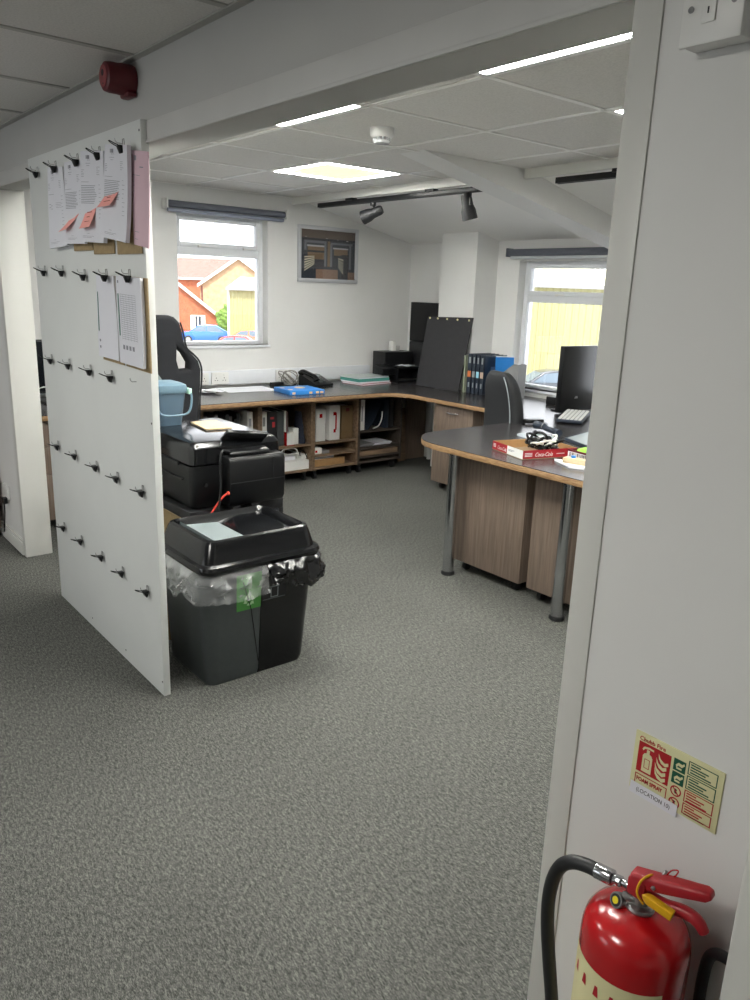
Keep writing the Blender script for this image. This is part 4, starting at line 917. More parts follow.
b = MB(); b.loft([rr(-4.93, -4.50, 1.67, 2.18, .44, .06), rr(-4.94, -4.48, 1.65, 2.20, .48, .07), rr(-4.93, -4.5, 1.67, 2.18, .535, .07)]); b.build('seat', FABRIC, t, bevel=.0)
for s in (-1, 1):
    y = 1.925+s*.315
    b = MB(); b.box(-4.86, -4.56, y-.045, y+.045, .662, .692); ar = b.build('armrest', SATINB, t, bevel=.012, seg=3)
    b = MB(); b.box(-4.74, -4.68, y-.02, y+.02, .46, .662); b.box(-4.74, -4.68, min(y, y-s*.12), max(y, y-s*.12), .44, .47); b.build('arm_post', STEEL, ar, bevel=.004)
b = MB(); b.add([(-4.40, 1.83, 1.09), (-4.40, 1.86, 1.09), (-4.40, 1.96, .95), (-4.40, 1.93, .95), (-4.42, 1.83, 1.09), (-4.42, 1.86, 1.09), (-4.42, 1.96, .95), (-4.42, 1.93, .95)], [(0, 1, 2, 3), (4, 5, 6, 7), (0, 1, 5, 4), (1, 2, 6, 5), (2, 3, 7, 6), (3, 0, 4, 7)]); b.build('silver_strap', LGREY, t)
star_base(t, -4.66, 1.925, .44, .3)

# ================================================================= things on the corner desk
t = thing('office_chair', 'dark upholstered office chair pushed in at the curved corner desk', 'chair', (-3.445, 3.955, 0), -.28)
b = MB(); R = []
for v in [i/10 for i in range(8)]+[.76, .82, .87, .91, .945, .97, .988, 1.0]:
    z = .56+.50*v; w = .20*(1-.30*max(0, v-.35)**1.6*1.6)*(.9+.1*min(1, v*4)); d = .058*(1-.30*v); yc = -.03-.10*v*v+.05*v
    if v > .76: k_ = math.sqrt(max(0, 1-((v-.76)/.245)**2)); w *= .45+.55*k_; d *= .25+.75*k_
    R.append([(x*w/.2, yc + y, z) for x, y in rrect(-.2, .2, -d, d, min(.045, d*.85), 4)])
b.loft(R); b.build('backrest', LEATHER, t, local=True)
b = MB(); P = []
for v in (.2, .3, .4, .5, .6, .7, .76, .82, .87, .91, .945):
    w = .20*(1-.30*max(0, v-.35)**1.6*1.6); d = .058*(1-.30*v); k_ = math.sqrt(max(0, 1-(max(0, v-.76)/.245)**2)); w *= .45+.55*k_; d *= .25+.75*k_
    P.append((w-.04, -.03-.10*v*v+.05*v-d-.0015, .56+.5*v))
b.tube(P, .004, n=6, sub=3); b.build('piping', LGREY, t, local=True)
b = MB(); b.loft([[(x, y, z) for x, y in rrect(-.23*s, .23*s, .0, .45, .08)] for z, s in ((.43, .92), (.455, 1), (.49, 1), (.51, .94))]); b.build('seat', LEATHER, t, local=True)
b = MB(); b.box(-.03, .03, -.06, .06, .44, .62); b.build('back_bracket', BLACK, t, bevel=.006, local=True)
WMs = wm(t)
b = MB(); b.tf(Matrix.Translation((.20, .06, 0))); b.loft([[(x, y, z) for x, y in rrect(-.03, .035, -.06, .09, .028)] for z in (.748, .772)]); ar = b.build('armrest', BLACK, t, bevel=.006, local=True)
b = MB(); b.tube([(.20, .0, .75), (.21, .04, .62), (.17, .12, .47), (.08, .16, .45)], .013, n=8, sub=4); b.build('arm_post', BLACK, ar, local=True)
star = thing('tmp', 'x', 'x', (0, 0, 0)); bpy.data.objects.remove(star)
c = WMs @ Vector((0, .21, 0)); star_base(t, c.x, c.y, .44, .5)

t = thing('monitor', 'black upright monitor seen from behind on the corner desk', 'monitor', (-3.43, 4.65, ZT))
b = MB(); b.box(-3.452, -3.41, 4.468, 4.875, ZT+.008, 1.218); b.build('monitor_shell', BLACK, t, bevel=.006)
b = MB(); b.box(-3.456, -3.4515, 4.48, 4.863, ZT+.03, 1.205); b.build('screen', GLOSSB, t)
b = MB()
for a in (.0, .33, .66): b.box(-3.4098, -3.409, 4.63+.0+.012*a, 4.668-.006*a, .845+.016*a, .851+.016*a)
b.build('maker_mark', STEEL, t, smooth=False)
b = MB(); b.box(-3.56, -3.36, 4.56, 4.76, ZT+.001, ZT+.012); b.build('stand_foot', BLACK, t, bevel=.003)
tag(MB().box(-3.80, -3.56, 4.80, 4.90, ZT+.001, ZT+.062).build('docking_box', BLACK, bevel=.006, loc=(-3.68, 4.85, ZT)), 'low black box on the desk between the monitor and the window', 'box')
t = thing('desk_keyboard', 'dark keyboard with white keys in front of the black monitor', 'keyboard', (-3.19, 4.33, ZT))
T = Matrix.Translation((-3.185, 4.34, ZT+.006)) @ Matrix.Rotation(math.radians(28), 4, 'Z') @ Matrix.Rotation(math.radians(2), 4, 'X')
b = MB().tf(T); b.box(-.085, .085, -.20, .20, .012, .030); b.box(-.07, .07, .14, .17, -.0, .012); b.build('keyboard_case', NAVY, t, bevel=.003)
b = MB().tf(T)
for i in range(6):
    for j in range(13): b.box(-.078+.026*i+.004, -.078+.026*i+.022, -.19+.0292*j+.004, -.19+.0292*j+.025, .030, .036)
b.build('keys', WHITEP, t, smooth=False)
t = thing('barcode_handset', 'dark handset lying on the desk behind the drink tray', 'handset', (-2.94, 3.75, ZT))
b = MB(); b.tube([(-3.07, 3.80, ZT+.031), (-3.0, 3.79, ZT+.033), (-2.95, 3.765, ZT+.027), (-2.86, 3.735, ZT+.026), (-2.82, 3.715, ZT+.024)], lambda v: .026-.012*math.sin(v*PI)*.6-.004*v, n=14, sub=5); b.build('handset_body', NAVY, t)
b = MB(); b.tube([(-2.99, 3.787+.03*math.cos(a), ZT+.029+.027*math.sin(a)) for a in [PI*i/8 for i in range(9)]], .003, n=6); b.build('band', GREYC, t)
tag(MB().prism([(-2.89+.13*math.cos(a), 3.60+.10*math.sin(a)) for a in [2*PI*i/32 for i in range(32)]], ZT+.0005, ZT+.004).build('mouse_mat_glare', LGREY, loc=(-2.89, 3.6, ZT)), 'oval mouse mat with glare painted pale, behind the drink tray', 'mouse mat')  # flat mat disc, desk glare put into its pale colour
t = thing('writing_pad', 'grey pad with a raised black edge at the right of the desk', 'pad', (-2.56, 3.75, ZT))
b = MB(); b.add([(-2.735, 3.66, ZT+.001), (-2.36, 3.52, ZT+.001), (-2.36, 3.98, ZT+.001), (-2.78, 3.95, ZT+.001), (-2.735, 3.66, ZT+.018), (-2.36, 3.52, ZT+.010), (-2.36, 3.98, ZT+.010), (-2.78, 3.95, ZT+.024)], [(0, 1, 2, 3), (4, 5, 6, 7), (0, 1, 5, 4), (1, 2, 6, 5), (2, 3, 7, 6), (3, 0, 4, 7)]); b.build('pad_cover', NAVY, t, bevel=.001)
b = MB(); b.add([(-2.72, 3.665, ZT+.0185), (-2.365, 3.53, ZT+.0112), (-2.365, 3.97, ZT+.0112), (-2.765, 3.94, ZT+.0243)], [(0, 1, 2, 3)]); b.build('pad_sheet', LGREY, t)

# red cardboard drink tray
cdir = Matrix.Translation((-2.501, 3.013, ZT+.001)) @ Matrix.Rotation(math.radians(-15.5), 4, 'Z')     # local -x along the left face, +y along the right face
t = thing('drink_tray', 'shallow red cardboard drinks tray with white lettering near the desk edge', 'tray', (-2.6, 3.2, ZT))
LX, LY, HT = .285, .34, .046
b = MB().tf(cdir); b.box(-LX, 0, 0, LY, 0, .003); b.build('tray_base', mat('tray_card', (150, 128, 100), .8, var=.1), t)
b = MB().tf(cdir); b.box(-LX, -LX*.5, 0, .003, .003, HT, m=0); b.box(-LX*.5, 0, 0, .003, .003, HT, m=1); fr = b.build('front_wall', [COKE, WHITEP], t)
b = MB().tf(cdir); b.box(-.003, 0, .003, LY, .003, HT); sd = b.build('side_wall', COKE, t)
b = MB().tf(cdir); b.box(-LX, 0, LY-.003, LY, .003, HT); b.box(-LX, -LX+.003, .003, LY-.003, .003, HT); b.build('back_walls', CARD, t)
b = MB().tf(cdir); b.box(-LX+.003, -.003, .0032, .0042, .003, HT-.001); b.box(-.0042, -.0032, .0045, LY-.003, .003, HT-.001); b.build('card_lining', CARD, t)
TF = cdir @ Matrix(((1, 0, 0, 0), (0, 0, -1, -.0004), (0, 1, 0, 0), (0, 0, 0, 1)))      # front face: x right, y up
TS = cdir @ Matrix(((0, 0, 1, .0004), (1, 0, 0, 0), (0, 1, 0, 0), (0, 0, 0, 1)))
text('lettering', 'Coca-Cola', .027, WHITEP, TF @ Matrix.Translation((-.235, .012, 0)), fr, shear=.35, xs=.72)
text('lettering', 'Coca-Cola', .030, WHITEP, TS @ Matrix.Translation((.075, .012, 0)), sd, shear=.35, xs=.85)
b = MB().tf(TF)
for k in range(3): b.box(-.275, -.25, .017+.007*k, .021+.007*k, 0, .0005)
b.build('small_print', WHITEP, fr, smooth=False)
b = MB().tf(TS)
for k in range(3): b.box(.015, .06, .015+.007*k, .018+.007*k, 0, .0005)
b.box(.21, .26, .02, .024, 0, .0005); b.build('small_print', WHITEP, sd, smooth=False)
b = MB().tf(TF); b.box(-.13, -.075, .028, .031, 0, .0005); b.box(-.13, -.09, .022, .025, 0, .0005); b.build('dark_print', INK, fr, smooth=False)
t = thing('cable_bundle', 'tangled black and white leads heaped in the drinks tray', 'cables', (-2.58, 3.25, ZT+.005))
R = random.Random(11)
for nm_, m, n_, rad in (('black_leads', GLOSSB, 16, .007), ('white_leads', WHITEP, 7, .006), ('green_tags', GREENP, 3, .006)):
    b = MB()
    for k in range(n_):
        c = cdir @ Vector((R.uniform(-.15, -.08), R.uniform(.15, .25), R.uniform(.015, .04))); ra = R.uniform(.03, .058); ph = R.uniform(0, 6); tl = R.uniform(-.9, .9)
        if nm_ == 'green_tags': b.cbox(c+Vector((0, 0, .035)), (.04, .02, .012), Matrix.Rotation(ph, 3, 'Z')); continue
        L = 2*PI*.85
        b.tube([c+Vector((ra*math.cos(ph+L*i/12), ra*math.sin(ph+L*i/12), max(0, .022+tl*ra*math.sin(L*i/12)))) for i in range(13)], rad, n=7, sub=2)
    b.build(nm_, m, t)
t = thing('snack_box', 'second red-edged carton with green packets beside the drinks tray', 'box', (-2.40, 3.38, ZT))
T2 = Matrix.Translation((-2.418, 3.275, ZT+.001)) @ Matrix.Rotation(math.radians(-8), 4, 'Z')
b = MB().tf(T2); b.box(0, .24, 0, .20, 0, .003); b.build('carton_base', CARD, t)
b = MB().tf(T2); b.box(0, .24, 0, .003, .003, .036, m=1); b.box(0, .24, -.0005, .0035, .036, .046, m=0); b.box(0, .003, .003, .2, .003, .044, m=0); b.box(0, .24, .197, .2, .003, .044, m=0); b.box(.237, .24, .003, .197, .003, .046, m=0); wl_ = b.build('carton_walls', [REDD, WHITEP], t)
b = MB().tf(T2); R = random.Random(2); x = .012
while x < .21:
    w = R.choice((.002, .003, .005)); b.box(x, x+w, -.0008, -.0001, .006, .032); x += w+R.choice((.003, .004, .006))
b.build('bar_pattern', SATINB, wl_, smooth=False)
for i, (x, y, c, lab) in enumerate(((.05, .09, GREENP, 'bright green packet at the left inside the red-edged carton'), (.13, .10, mat('lime_pack', (168, 208, 92), .5, var=.1), 'pale lime packet in the middle of the red-edged carton'), (.20, .10, NAVY, 'dark packet at the right inside the red-edged carton'))):
    p = thing('snack_packet', lab, 'packet', T2 @ Vector((x, y, .004)), 0, 'packets in the red-edged carton')
    b = MB().tf(T2 @ Matrix.Translation((x, y, .0)) @ Matrix.Rotation(.2-.15*i, 4, 'Z')); b.loft([[(X, Y*s, z) for X, Y in ((-.03, -.06), (.03, -.06), (.03, .06), (-.03, .06))] for z, s in ((.004, .9), (.02, 1.0), (.04, 1.0), (.052, .85))]); b.build('packet_body', c, p, bevel=.006)
t = thing('white_notepad', 'white notepad at the desk edge beside the drinks tray', 'notepad', (-2.31, 3.15, ZT))
b = MB(); b.add([(-2.405, 3.15, ZT+.001), (-2.25, 3.07, ZT+.001), (-2.05, 3.16, ZT+.001), (-2.24, 3.235, ZT+.001), (-2.405, 3.15, ZT+.010), (-2.25, 3.07, ZT+.010), (-2.05, 3.16, ZT+.010), (-2.24, 3.235, ZT+.010)], [(0, 1, 2, 3), (4, 5, 6, 7), (0, 1, 5, 4), (1, 2, 6, 5), (2, 3, 7, 6), (3, 0, 4, 7)]); b.build('pad_pages', PAPER, t)
t = thing('beige_block', 'small beige block with a blue dot on the white notepad', 'block', (-2.27, 3.16, ZT+.011))
b = MB(); b.cbox((-2.25, 3.15, ZT+.0245), (.16, .05, .026), Matrix.Rotation(.25, 3, 'Z')); b.build('block_body', mat('beige_card', (196, 176, 142), .7), t, bevel=.002)
b = MB(); b.cyl((-2.285, 3.145, ZT+.038), (-2.285, 3.145, ZT+.048), .012, n=14); b.build('blue_dot', BLUE, t)

# monitor seen through the left opening
t = thing('monitor', 'dark monitor on the worktop glimpsed through the left opening', 'monitor', (-5.33, 1.62, ZT))
b = MB(); b.box(-5.35, -5.31, 1.33, 1.93, .82, 1.168); b.build('monitor_shell', BLACK, t, bevel=.004)
b = MB(); b.box(-5.309, -5.306, 1.345, 1.915, .836, 1.155); b.build('screen', mat('screen_black', (18, 22, 28), .25), t)
b = MB(); b.box(-5.36, -5.34, 1.59, 1.65, ZT+.01, .95); b.box(-5.46, -5.26, 1.52, 1.72, ZT+.001, ZT+.012); b.build('monitor_stand', BLACK, t, bevel=.003)
t = tag(MB().tube([(-5.25, 1.36, ZT+.02), (-5.23, 1.42, ZT+.10), (-5.23, 1.50, ZT+.13), (-5.235, 1.58, ZT+.06), (-5.24, 1.62, ZT+.008)], .004, sub=5).build('white_lead', WHITEP, loc=(-5.25, 1.5, ZT)), 'thin white lead in front of the monitor behind the left opening', 'cable')
t = thing('power_socket', 'white wall socket with a black plug low on the pillar wall', 'socket', (-4.82, WY, .31))
b = MB(); b.box(-4.90, -4.77, WY-.012, WY, .275, .36); b.build('face_plate', WHITEP, t, bevel=.003)
b = MB(); b.box(-4.825, -4.785, WY-.035, WY-.012, .25, .285); b.tube([(-4.80, WY-.03, .262), (-4.80, WY-.03, .2), (-4.86, WY-.03, .06), (-4.90, WY-.02, .095)], .004, sub=4); b.build('plug', BLACK, t)

# ================================================================= ceiling fittings
def panel(label, x0, x1, y0, y1, z, m, group):
    t = thing('ceiling_light', label, 'ceiling light', ((x0+x1)/2, (y0+y1)/2, z), 0, group)
    b = MB(); f = .022
    b.box(x0, x1, y0, y0+f, z-.007, z+.001); b.box(x0, x1, y1-f, y1, z-.007, z+.001); b.box(x0, x0+f, y0+f, y1-f, z-.007, z+.001); b.box(x1-f, x1, y0+f, y1-f, z-.007, z+.001)
    b.build('frame', TEE, t, bevel=.001)
    if m is LEDM:
        g = .045
        b = MB(); b.box(x0+f+g, x1-f-g, y0+f+g, y1-f-g, z-.004, z+.0005); b.build('diffuser', LEDC, t)
        for xa in (x0+f, x1-f-g):
            b = MB(); b.box(xa, xa+g, y0+f, y1-f, z-.005, z+.0005); b.build('bright_edge', m, t)
        for ya in (y0+f, y1-f-g):
            b = MB(); b.box(x0+f+g, x1-f-g, ya, ya+g, z-.005, z+.0005); b.build('bright_edge', m, t)
    else:
        b = MB(); b.box(x0+f, x1-f, y0+f, y1-f, z-.005, z+.0005); b.build('diffuser', m, t)
G = 'square ceiling light panels'
panel('lit square ceiling panel in full view before the track lights', -4.575, -3.955, 2.78, 3.40, H, LEDM, G)
panel('lit ceiling panel half hidden by the header, left of the smoke detector', -3.305, -2.68, 1.43, 2.095, H, LEDM, G)
panel('lit ceiling panel half hidden by the header, right of the smoke detector', -2.035, -1.405, 1.43, 2.095, H, LEDM, G)
panel('lit ceiling panel of which only a corner shows by the right jamb', -2.035, -1.405, 2.78, 3.40, H, LEDM, G)
for i, x in enumerate((-3.52, -1.08)):
    panel('%s lit ceiling panel of the hall, behind the camera' % ['left', 'right'][i], x-.30, x+.30, -1.00, -.40, HF, LEDH, 'hall ceiling panels')
t = thing('smoke_detector', 'white round smoke detector on the tiled office ceiling', 'smoke detector', (-2.99, 2.42, H))
b = MB(); b.lathe([(.0, 0), (.056, 0), (.056, .012), (.053, .034), (.046, .042), (.0, .042)], (-2.99, 2.42, H-.0005), (0, 0, -1)); b.build('detector_base', WHITEP, t)
b = MB(); b.lathe([(.030, .05), (.040, .052), (.041, .056), (.036, .066), (.0, .068)], (-2.99, 2.42, H), (0, 0, -1))
for k in range(12):
    a = 2*PI*k/12; b.box(-2.99+.037*math.cos(a)-.003, -2.99+.037*math.cos(a)+.003, 2.42+.037*math.sin(a)-.003, 2.42+.037*math.sin(a)+.003, H-.056, H-.040)
b.build('detector_head', mat('detector_grille', (206, 208, 210), .25), t)
def track(label, x0, x1):
    t = thing('light_track', label, 'light track', ((x0+x1)/2, 3.735, 2.19))
    b = MB(); b.box(x0, x1, 3.718, 3.752, 2.170, 2.202); b.build('rail', BLACK, t, bevel=.002)
    b = MB(); b.box(x0+.01, x1-.01, 3.729, 3.741, 2.167, 2.171); b.build('rail_groove', SATINB, t)
    for x in (x0+.42, x0+(x1-x0)*.72):
        b = MB(); b.box(x-.045, x+.045, 3.712, 3.758, 2.196, 2.216); b.build('rail_bracket', BLACK, t, bevel=.003)
track('long black light track under the ceiling edge, left of the sloping beam', -5.38, -3.56)
track('black light track right of the sloping beam, mostly behind the jamb', -3.02, -1.9)
def spot(label, x, d):
    t = thing('spotlight', label, 'spotlight', (x, 3.735, 2.169), 0, 'spotlights on the track')
    p = Vector((x, 3.735, 2.169)); d = Vector(d).normalized(); c = p+Vector((0, 0, -.075))
    b = MB(); b.cyl(p, p+Vector((0, 0, -.022)), .022, n=18); b.build('track_adaptor', SATINB, t)
    b = MB(); s = d.cross(Vector((0, 0, 1))).normalized(); b.tube([p+Vector((0, 0, -.02)), p+s*.034+Vector((0, 0, -.035)), c+s*.042], .008, n=8, sub=4); b.build('yoke', SATINB, t)
    b = MB(); b.lathe([(.0, -.075), (.028, -.075), (.034, -.06), (.036, .0), (.046, .03), (.050, .085), (.044, .088), (.038, .055), (.0, .05)], c, d, n=24); h = b.build('lamp_head', SATINB, t)
    b = MB(); b.lathe([(.0, .0505), (.037, .0565), (.0, .0575)], c, d, n=20); b.build('lens', SATINB, h)
    b = MB(); b.cyl(c-d*.03-s*.037, c-d*.03-s*.044, .014, n=14); b.build('tilt_knob', SATINB, h)
spot('black spotlight turned aside, hanging near the left end of the track', -4.69, (-.75, -.45, -.35))
spot('black spotlight pointing steeply down near the sloping beam', -3.72, (.1, .25, -1))

# ================================================================= wall things of the office
t = thing('roller_blind', 'grey rolled-up blind above the left window', 'blind', (X1+.03, 3.11, 2.13))
b = MB(); b.cyl((X1+.045, 2.59, 2.122), (X1+.045, 3.615, 2.122), .025, n=22); b.build('blind_roll', BLIND, t)
b = MB(); b.box(X1+.02, X1+.055, 2.60, 3.61, 2.066, 2.092); b.build('bottom_bar', mat('blind_bar', (136, 142, 158), .5), t, bevel=.006)
for y0, y1 in ((2.575, 2.59), (3.615, 3.63)):
    b = MB(); b.box(X1, X1+.08, y0, y1, 2.088, 2.156); b.build('blind_bracket', WHITEP, t, bevel=.004)
t = thing('roller_blind', 'grey rolled-up blind above the far window', 'blind', (-3.8, Y2-.03, 1.885))
b = MB(); b.cyl((-4.475, Y2-.045, 1.886), (-3.02, Y2-.045, 1.886), .028, n=22); b.build('blind_roll', BLIND, t)
b = MB(); b.box(-4.46, -3.04, Y2-.055, Y2-.02, 1.836, 1.858); b.build('bottom_bar', mat('blind_bar_b', (196, 200, 204), .5), t, bevel=.005)
for x0, x1 in ((-4.49, -4.475), (-3.02, -3.005)):
    b = MB(); b.box(x0, x1, Y2-.08, Y2, 1.852, 1.92); b.build('blind_bracket', BLIND, t, bevel=.004)
# framed picture: a shop counter scene in plain shapes
t = thing('framed_picture', 'silver-framed picture of a shop interior on the white wall', 'picture', (X1, 4.09, 1.83))
y0, y1, z0, z1 = 3.772, 4.412, 1.60, 2.066
b = MB(); f = .032
b.box(X1, X1+.022, y0, y1, z0, z0+f); b.box(X1, X1+.022, y0, y1, z1-f, z1); b.box(X1, X1+.022, y0, y0+f, z0+f, z1-f); b.box(X1, X1+.022, y1-f, y1, z0+f, z1-f); b.build('picture_frame', ALU, t, bevel=.004)
def pic(u0, v0, u1, v1, k, q=None):
    xx = X1+.008+.0004*k; W = y1-y0-2*f; Hh = z1-z0-2*f
    pts = q or [(u0, v0), (u1, v0), (u1, v1), (u0, v1)]
    return [(xx, y0+f+W*u, z1-f-Hh*v) for u, v in pts]
def pm(n, c): return mat('picture_'+n, c, .35)
LAY = [('backdrop', (56, 62, 72), [(0, 0, 1, 1)]), ('ceiling', (112, 98, 88), [(0, 0, 1, .17)]), ('band', (38, 42, 54), [(0, .17, 1, .21)]),
       ('bays', (118, 122, 132), [(.06, .22, .46, .27), (.54, .24, .95, .28), (.06, .22, .10, .42), (.42, .27, .46, .74), (.53, .27, .57, .74), (.89, .28, .93, .78)]),
       ('goods', (132, 108, 82), [(.12, .34, .42, .60), (.60, .36, .86, .50), (.48, .22, .53, .74)]), ('lamps', (196, 196, 200), [(.11, .31, .42, .345), (.58, .34, .87, .37), (.07, .145, .1, .155), (.45, .16, .48, .17), (.66, .17, .68, .18), (.83, .18, .87, .195)]),
       ('dark', (44, 46, 54), [(.12, .42, .42, .46), (.74, .48, .88, .98), (.12, .60, .42, .76), (.60, .50, .70, .56)]), ('counter', (148, 118, 100), [(.27, .80, .68, 1), (.87, .84, 1, 1)])]
for k, (n, c, rects) in enumerate(LAY):
    b = MB()
    for r_ in rects: b.add(pic(*r_, k), [(0, 1, 2, 3)])
    b.build('picture_'+n, pm(n, c), t, smooth=False)
b = MB()
for i in range(6): b.add(pic(0, 0, 0, 0, 9, [(.06, .55+.055*i), (.24, .53+.03*i), (.24, .55+.03*i), (.06, .58+.055*i)]), [(0, 1, 2, 3)])
for i in range(5): b.add(pic(0, 0, 0, 0, 9, [(.68, .55+.04*i), (.78, .58+.07*i), (.78, .61+.07*i), (.68, .57+.04*i)]), [(0, 1, 2, 3)])
b.build('picture_shelves', pm('shelves', (214, 208, 186)), t, smooth=False)
b = MB(); b.box(X1+.0135, X1+.0150, y0+f-.002, y1-f+.002, z0+f-.002, z1-f+.002); b.build('picture_glass', GLASS, t)

# ================================================================= hall fittings: sounder, isolator, sign, extinguisher
t = thing('alarm_sounder', 'dark red round fire alarm sounder high on the header wall', 'alarm', (-2.685, WY, 2.178))
b = MB(); b.lathe([(.0, 0), (.047, 0), (.049, .01), (.047, .045), (.046, .048), (.046, .075), (.043, .090), (.034, .095), (.0, .095)], (-2.685, WY-.0005, 2.182), (0, -1, 0), n=36); b.build('sounder_body', REDD, t)
b = MB(); b.lathe([(.030, .0952), (.033, .0968), (.030, .0975), (.0, .0975)], (-2.685, WY-.0005, 2.182), (0, -1, 0), n=30); fc = b.build('front_disc', mat('faded_red', (142, 62, 66), .45), t)
b = MB(); b.cyl((-2.685, WY-.0978, 2.192), (-2.685, WY-.0985, 2.192), .010, n=16); b.cyl((-2.685, WY-.0978, 2.160), (-2.685, WY-.0985, 2.160), .003, n=10); b.build('sounder_hole', SATINB, fc)
b = MB(); b.box(-2.715, -2.645, WY-.035, WY-.0005, 2.128, 2.145); b.build('sounder_skirt', REDD, t, bevel=.008)
t = thing('fused_isolator', 'white fused isolator switch box at the top right corner', 'switch', (-.635, WY, 1.935))
b = MB(); b.box(-.675, -.590, WY-.036, WY, 1.890, 1.977); b.build('back_box', WHITEP, t, bevel=.003)
b = MB(); b.box(-.677, -.588, WY-.042, WY-.0355, 1.888, 1.979); pl = b.build('face_plate', WHITEP, t, bevel=.002)
b = MB()
for x in (-.663, -.602): b.cyl((x, WY-.0415, 1.9335), (x, WY-.044, 1.9335), .0042, n=16)
b.build('plate_screw', CHROME, pl)
b = MB(); b.box(-.646, -.626, WY-.0445, WY-.042, 1.913, 1.955); rk = b.build('rocker', WHITEP, t, bevel=.0015)
b = MB(); b.box(-.6375, -.6355, WY-.0452, WY-.0444, 1.924, 1.932); b.build('on_mark', SATINB, rk)
b = MB(); b.box(-.645, -.627, WY-.0452, WY-.0444, 1.948, 1.9535); b.build('red_mark', mat('faded_pink', (206, 150, 150), .5), rk)

# extinguisher ID sign
SX0, SX1, SZ0, SZ1 = -.6195, -.4605, .7215, .8335; SW = SX1-SX0; SH_ = SZ1-SZ0
t = thing('extinguisher_sign', 'cream and red FOAM SPRAY extinguisher sign on the white wall', 'sign', ((SX0+SX1)/2, WY, SZ0))
b = MB(); b.box(SX0, SX1, WY-.003, WY, SZ0, SZ1); pl = b.build('sign_plate', SIGNC, t, bevel=.0006)
yy = WY-.0034
def sp(u, v, k=0): return (SX0+SW*u, yy-.0002*k, SZ1-SH_*v)
def quad(mb, u0, v0, u1, v1, k=0): mb.add([sp(u0, v0, k), sp(u1, v0, k), sp(u1, v1, k), sp(u0, v1, k)], [(0, 1, 2, 3)])
def outline(mb, u0, v0, u1, v1, w=.011, k=0, bottom=True):
    wv = w*SW/SH_
    quad(mb, u0, v0, u1, v0+wv, k); quad(mb, u0, v0, u0+w, v1, k); quad(mb, u1-w, v0, u1, v1, k)
    if bottom: quad(mb, u0, v1-wv, u1, v1, k)
def spoly(mb, pts, k=0): mb.add([sp(u, v, k) for u, v in pts], [tuple(range(len(pts)))])
b = MB(); quad(b, .055, .145, .435, .66); b.build('red_panel', SIGNR, pl, smooth=False)
b = MB()   # white extinguisher pictogram and flames
spoly(b, [(.115, .36), (.13, .32), (.16, .30), (.185, .30), (.215, .32), (.23, .36), (.23, .63), (.115, .63)], 1); quad(b, .155, .24, .19, .30, 1); spoly(b, [(.10, .26), (.12, .21), (.18, .19), (.235, .20), (.235, .23), (.18, .225), (.13, .245), (.115, .28)], 1)
for i, (u, v, s) in enumerate(((.29, .20, 1), (.27, .28, 1.05), (.26, .37, 1.1), (.265, .46, 1.1))):
    spoly(b, [(u, v), (u+.03*s, v+.08*s), (u+.08*s, v+.12*s), (u+.12*s, v+.09*s), (u+.125*s, v+.14*s), (u+.09*s, v+.175*s), (u+.04*s, v+.15*s), (u+.01*s, v+.09*s)], 1)
b.build('white_pictograms', SIGNC, pl, smooth=False)
b = MB(); outline(b, .14, .40, .205, .56, .007, 2); outline(b, .055, .70, .435, .93, .011); b.build('red_outlines', SIGNR, pl, smooth=False)
Tt = lambda u, v, k=1: Matrix(((1, 0, 0, SX0+SW*u), (0, 0, -1, yy-.0002*k), (0, 1, 0, SZ1-SH_*v), (0, 0, 0, 1)))
text('maker_text', 'Chubb Fire', .0108, SIGNR, Tt(.055, .125), pl, extrude=.0001, bold=.0002)
text('foam_text', 'FOAM SPRAY', .0105, SIGNR, Tt(.075, .815), pl, extrude=.0001, xs=.80, bold=.0003)
b = MB(); quad(b, .465, .135, .60, .33); quad(b, .465, .35, .60, .545); b.build('green_panels', SIGNG, pl, smooth=False)
b = MB()
for v0 in (.135, .35):
    spoly(b, [(.49, v0+.10), (.52, v0+.05), (.56, v0+.06), (.58, v0+.03), (.59, v0+.06), (.56, v0+.11), (.52, v0+.10), (.50, v0+.14)], 1); quad(b, .50, v0+.13, .56, v0+.16, 1)
b.build('white_marks', SIGNC, pl, smooth=False)
b = MB(); d = MB()
for v0 in (.66, .86):
    n = 24; ra, rb = .062, .047; asp = SW/SH_
    ro = [(.532+ra*math.cos(2*PI*i/n), v0+ra*asp*math.sin(2*PI*i/n)) for i in range(n)]; ri = [(.532+rb*math.cos(2*PI*i/n), v0+rb*asp*math.sin(2*PI*i/n)) for i in range(n)]
    b.add([sp(u, v, 1) for u, v in ro+ri], [(i, (i+1) % n, n+(i+1) % n, n+i) for i in range(n)])
    spoly(b, [(.495, v0-.045), (.505, v0-.058), (.569, v0+.045), (.559, v0+.058)], 2)
    spoly(d, [(.52, v0-.04), (.545, v0-.03), (.54, v0+.0), (.555, v0+.04), (.525, v0+.045), (.515, v0+.01)], 0)
b.build('red_prohibition', SIGNR, pl, smooth=False); d.build('black_pictograms', SATINB, pl, smooth=False)
for i, (m, lst) in enumerate(((SIGNG, ((.625, .07, .94, .29), (.625, .31, .94, .53))), (SIGNR, ((.625, .55, .94, .75), (.625, .77, .94, .95))))):
    b = MB()
    for (u0, v0, u1, v1) in lst:
        outline(b, u0, v0, u1, v1, .011)
        for k in range(4): quad(b, u0+.025, v0+.035+.043*k, u0+[.13, .22, .19, .25][k], v0+.057+.043*k)
    b.build(['green_text_boxes', 'red_text_boxes'][i], m, pl, smooth=False)
t = thing('location_label', 'small white LOCATION 10 label stuck over the sign corner', 'label', (-.585, WY-.004, .72))
T = Matrix.Translation((-.6165, WY-.0042, .7365)) @ Matrix.Rotation(math.radians(.5), 4, 'Y')
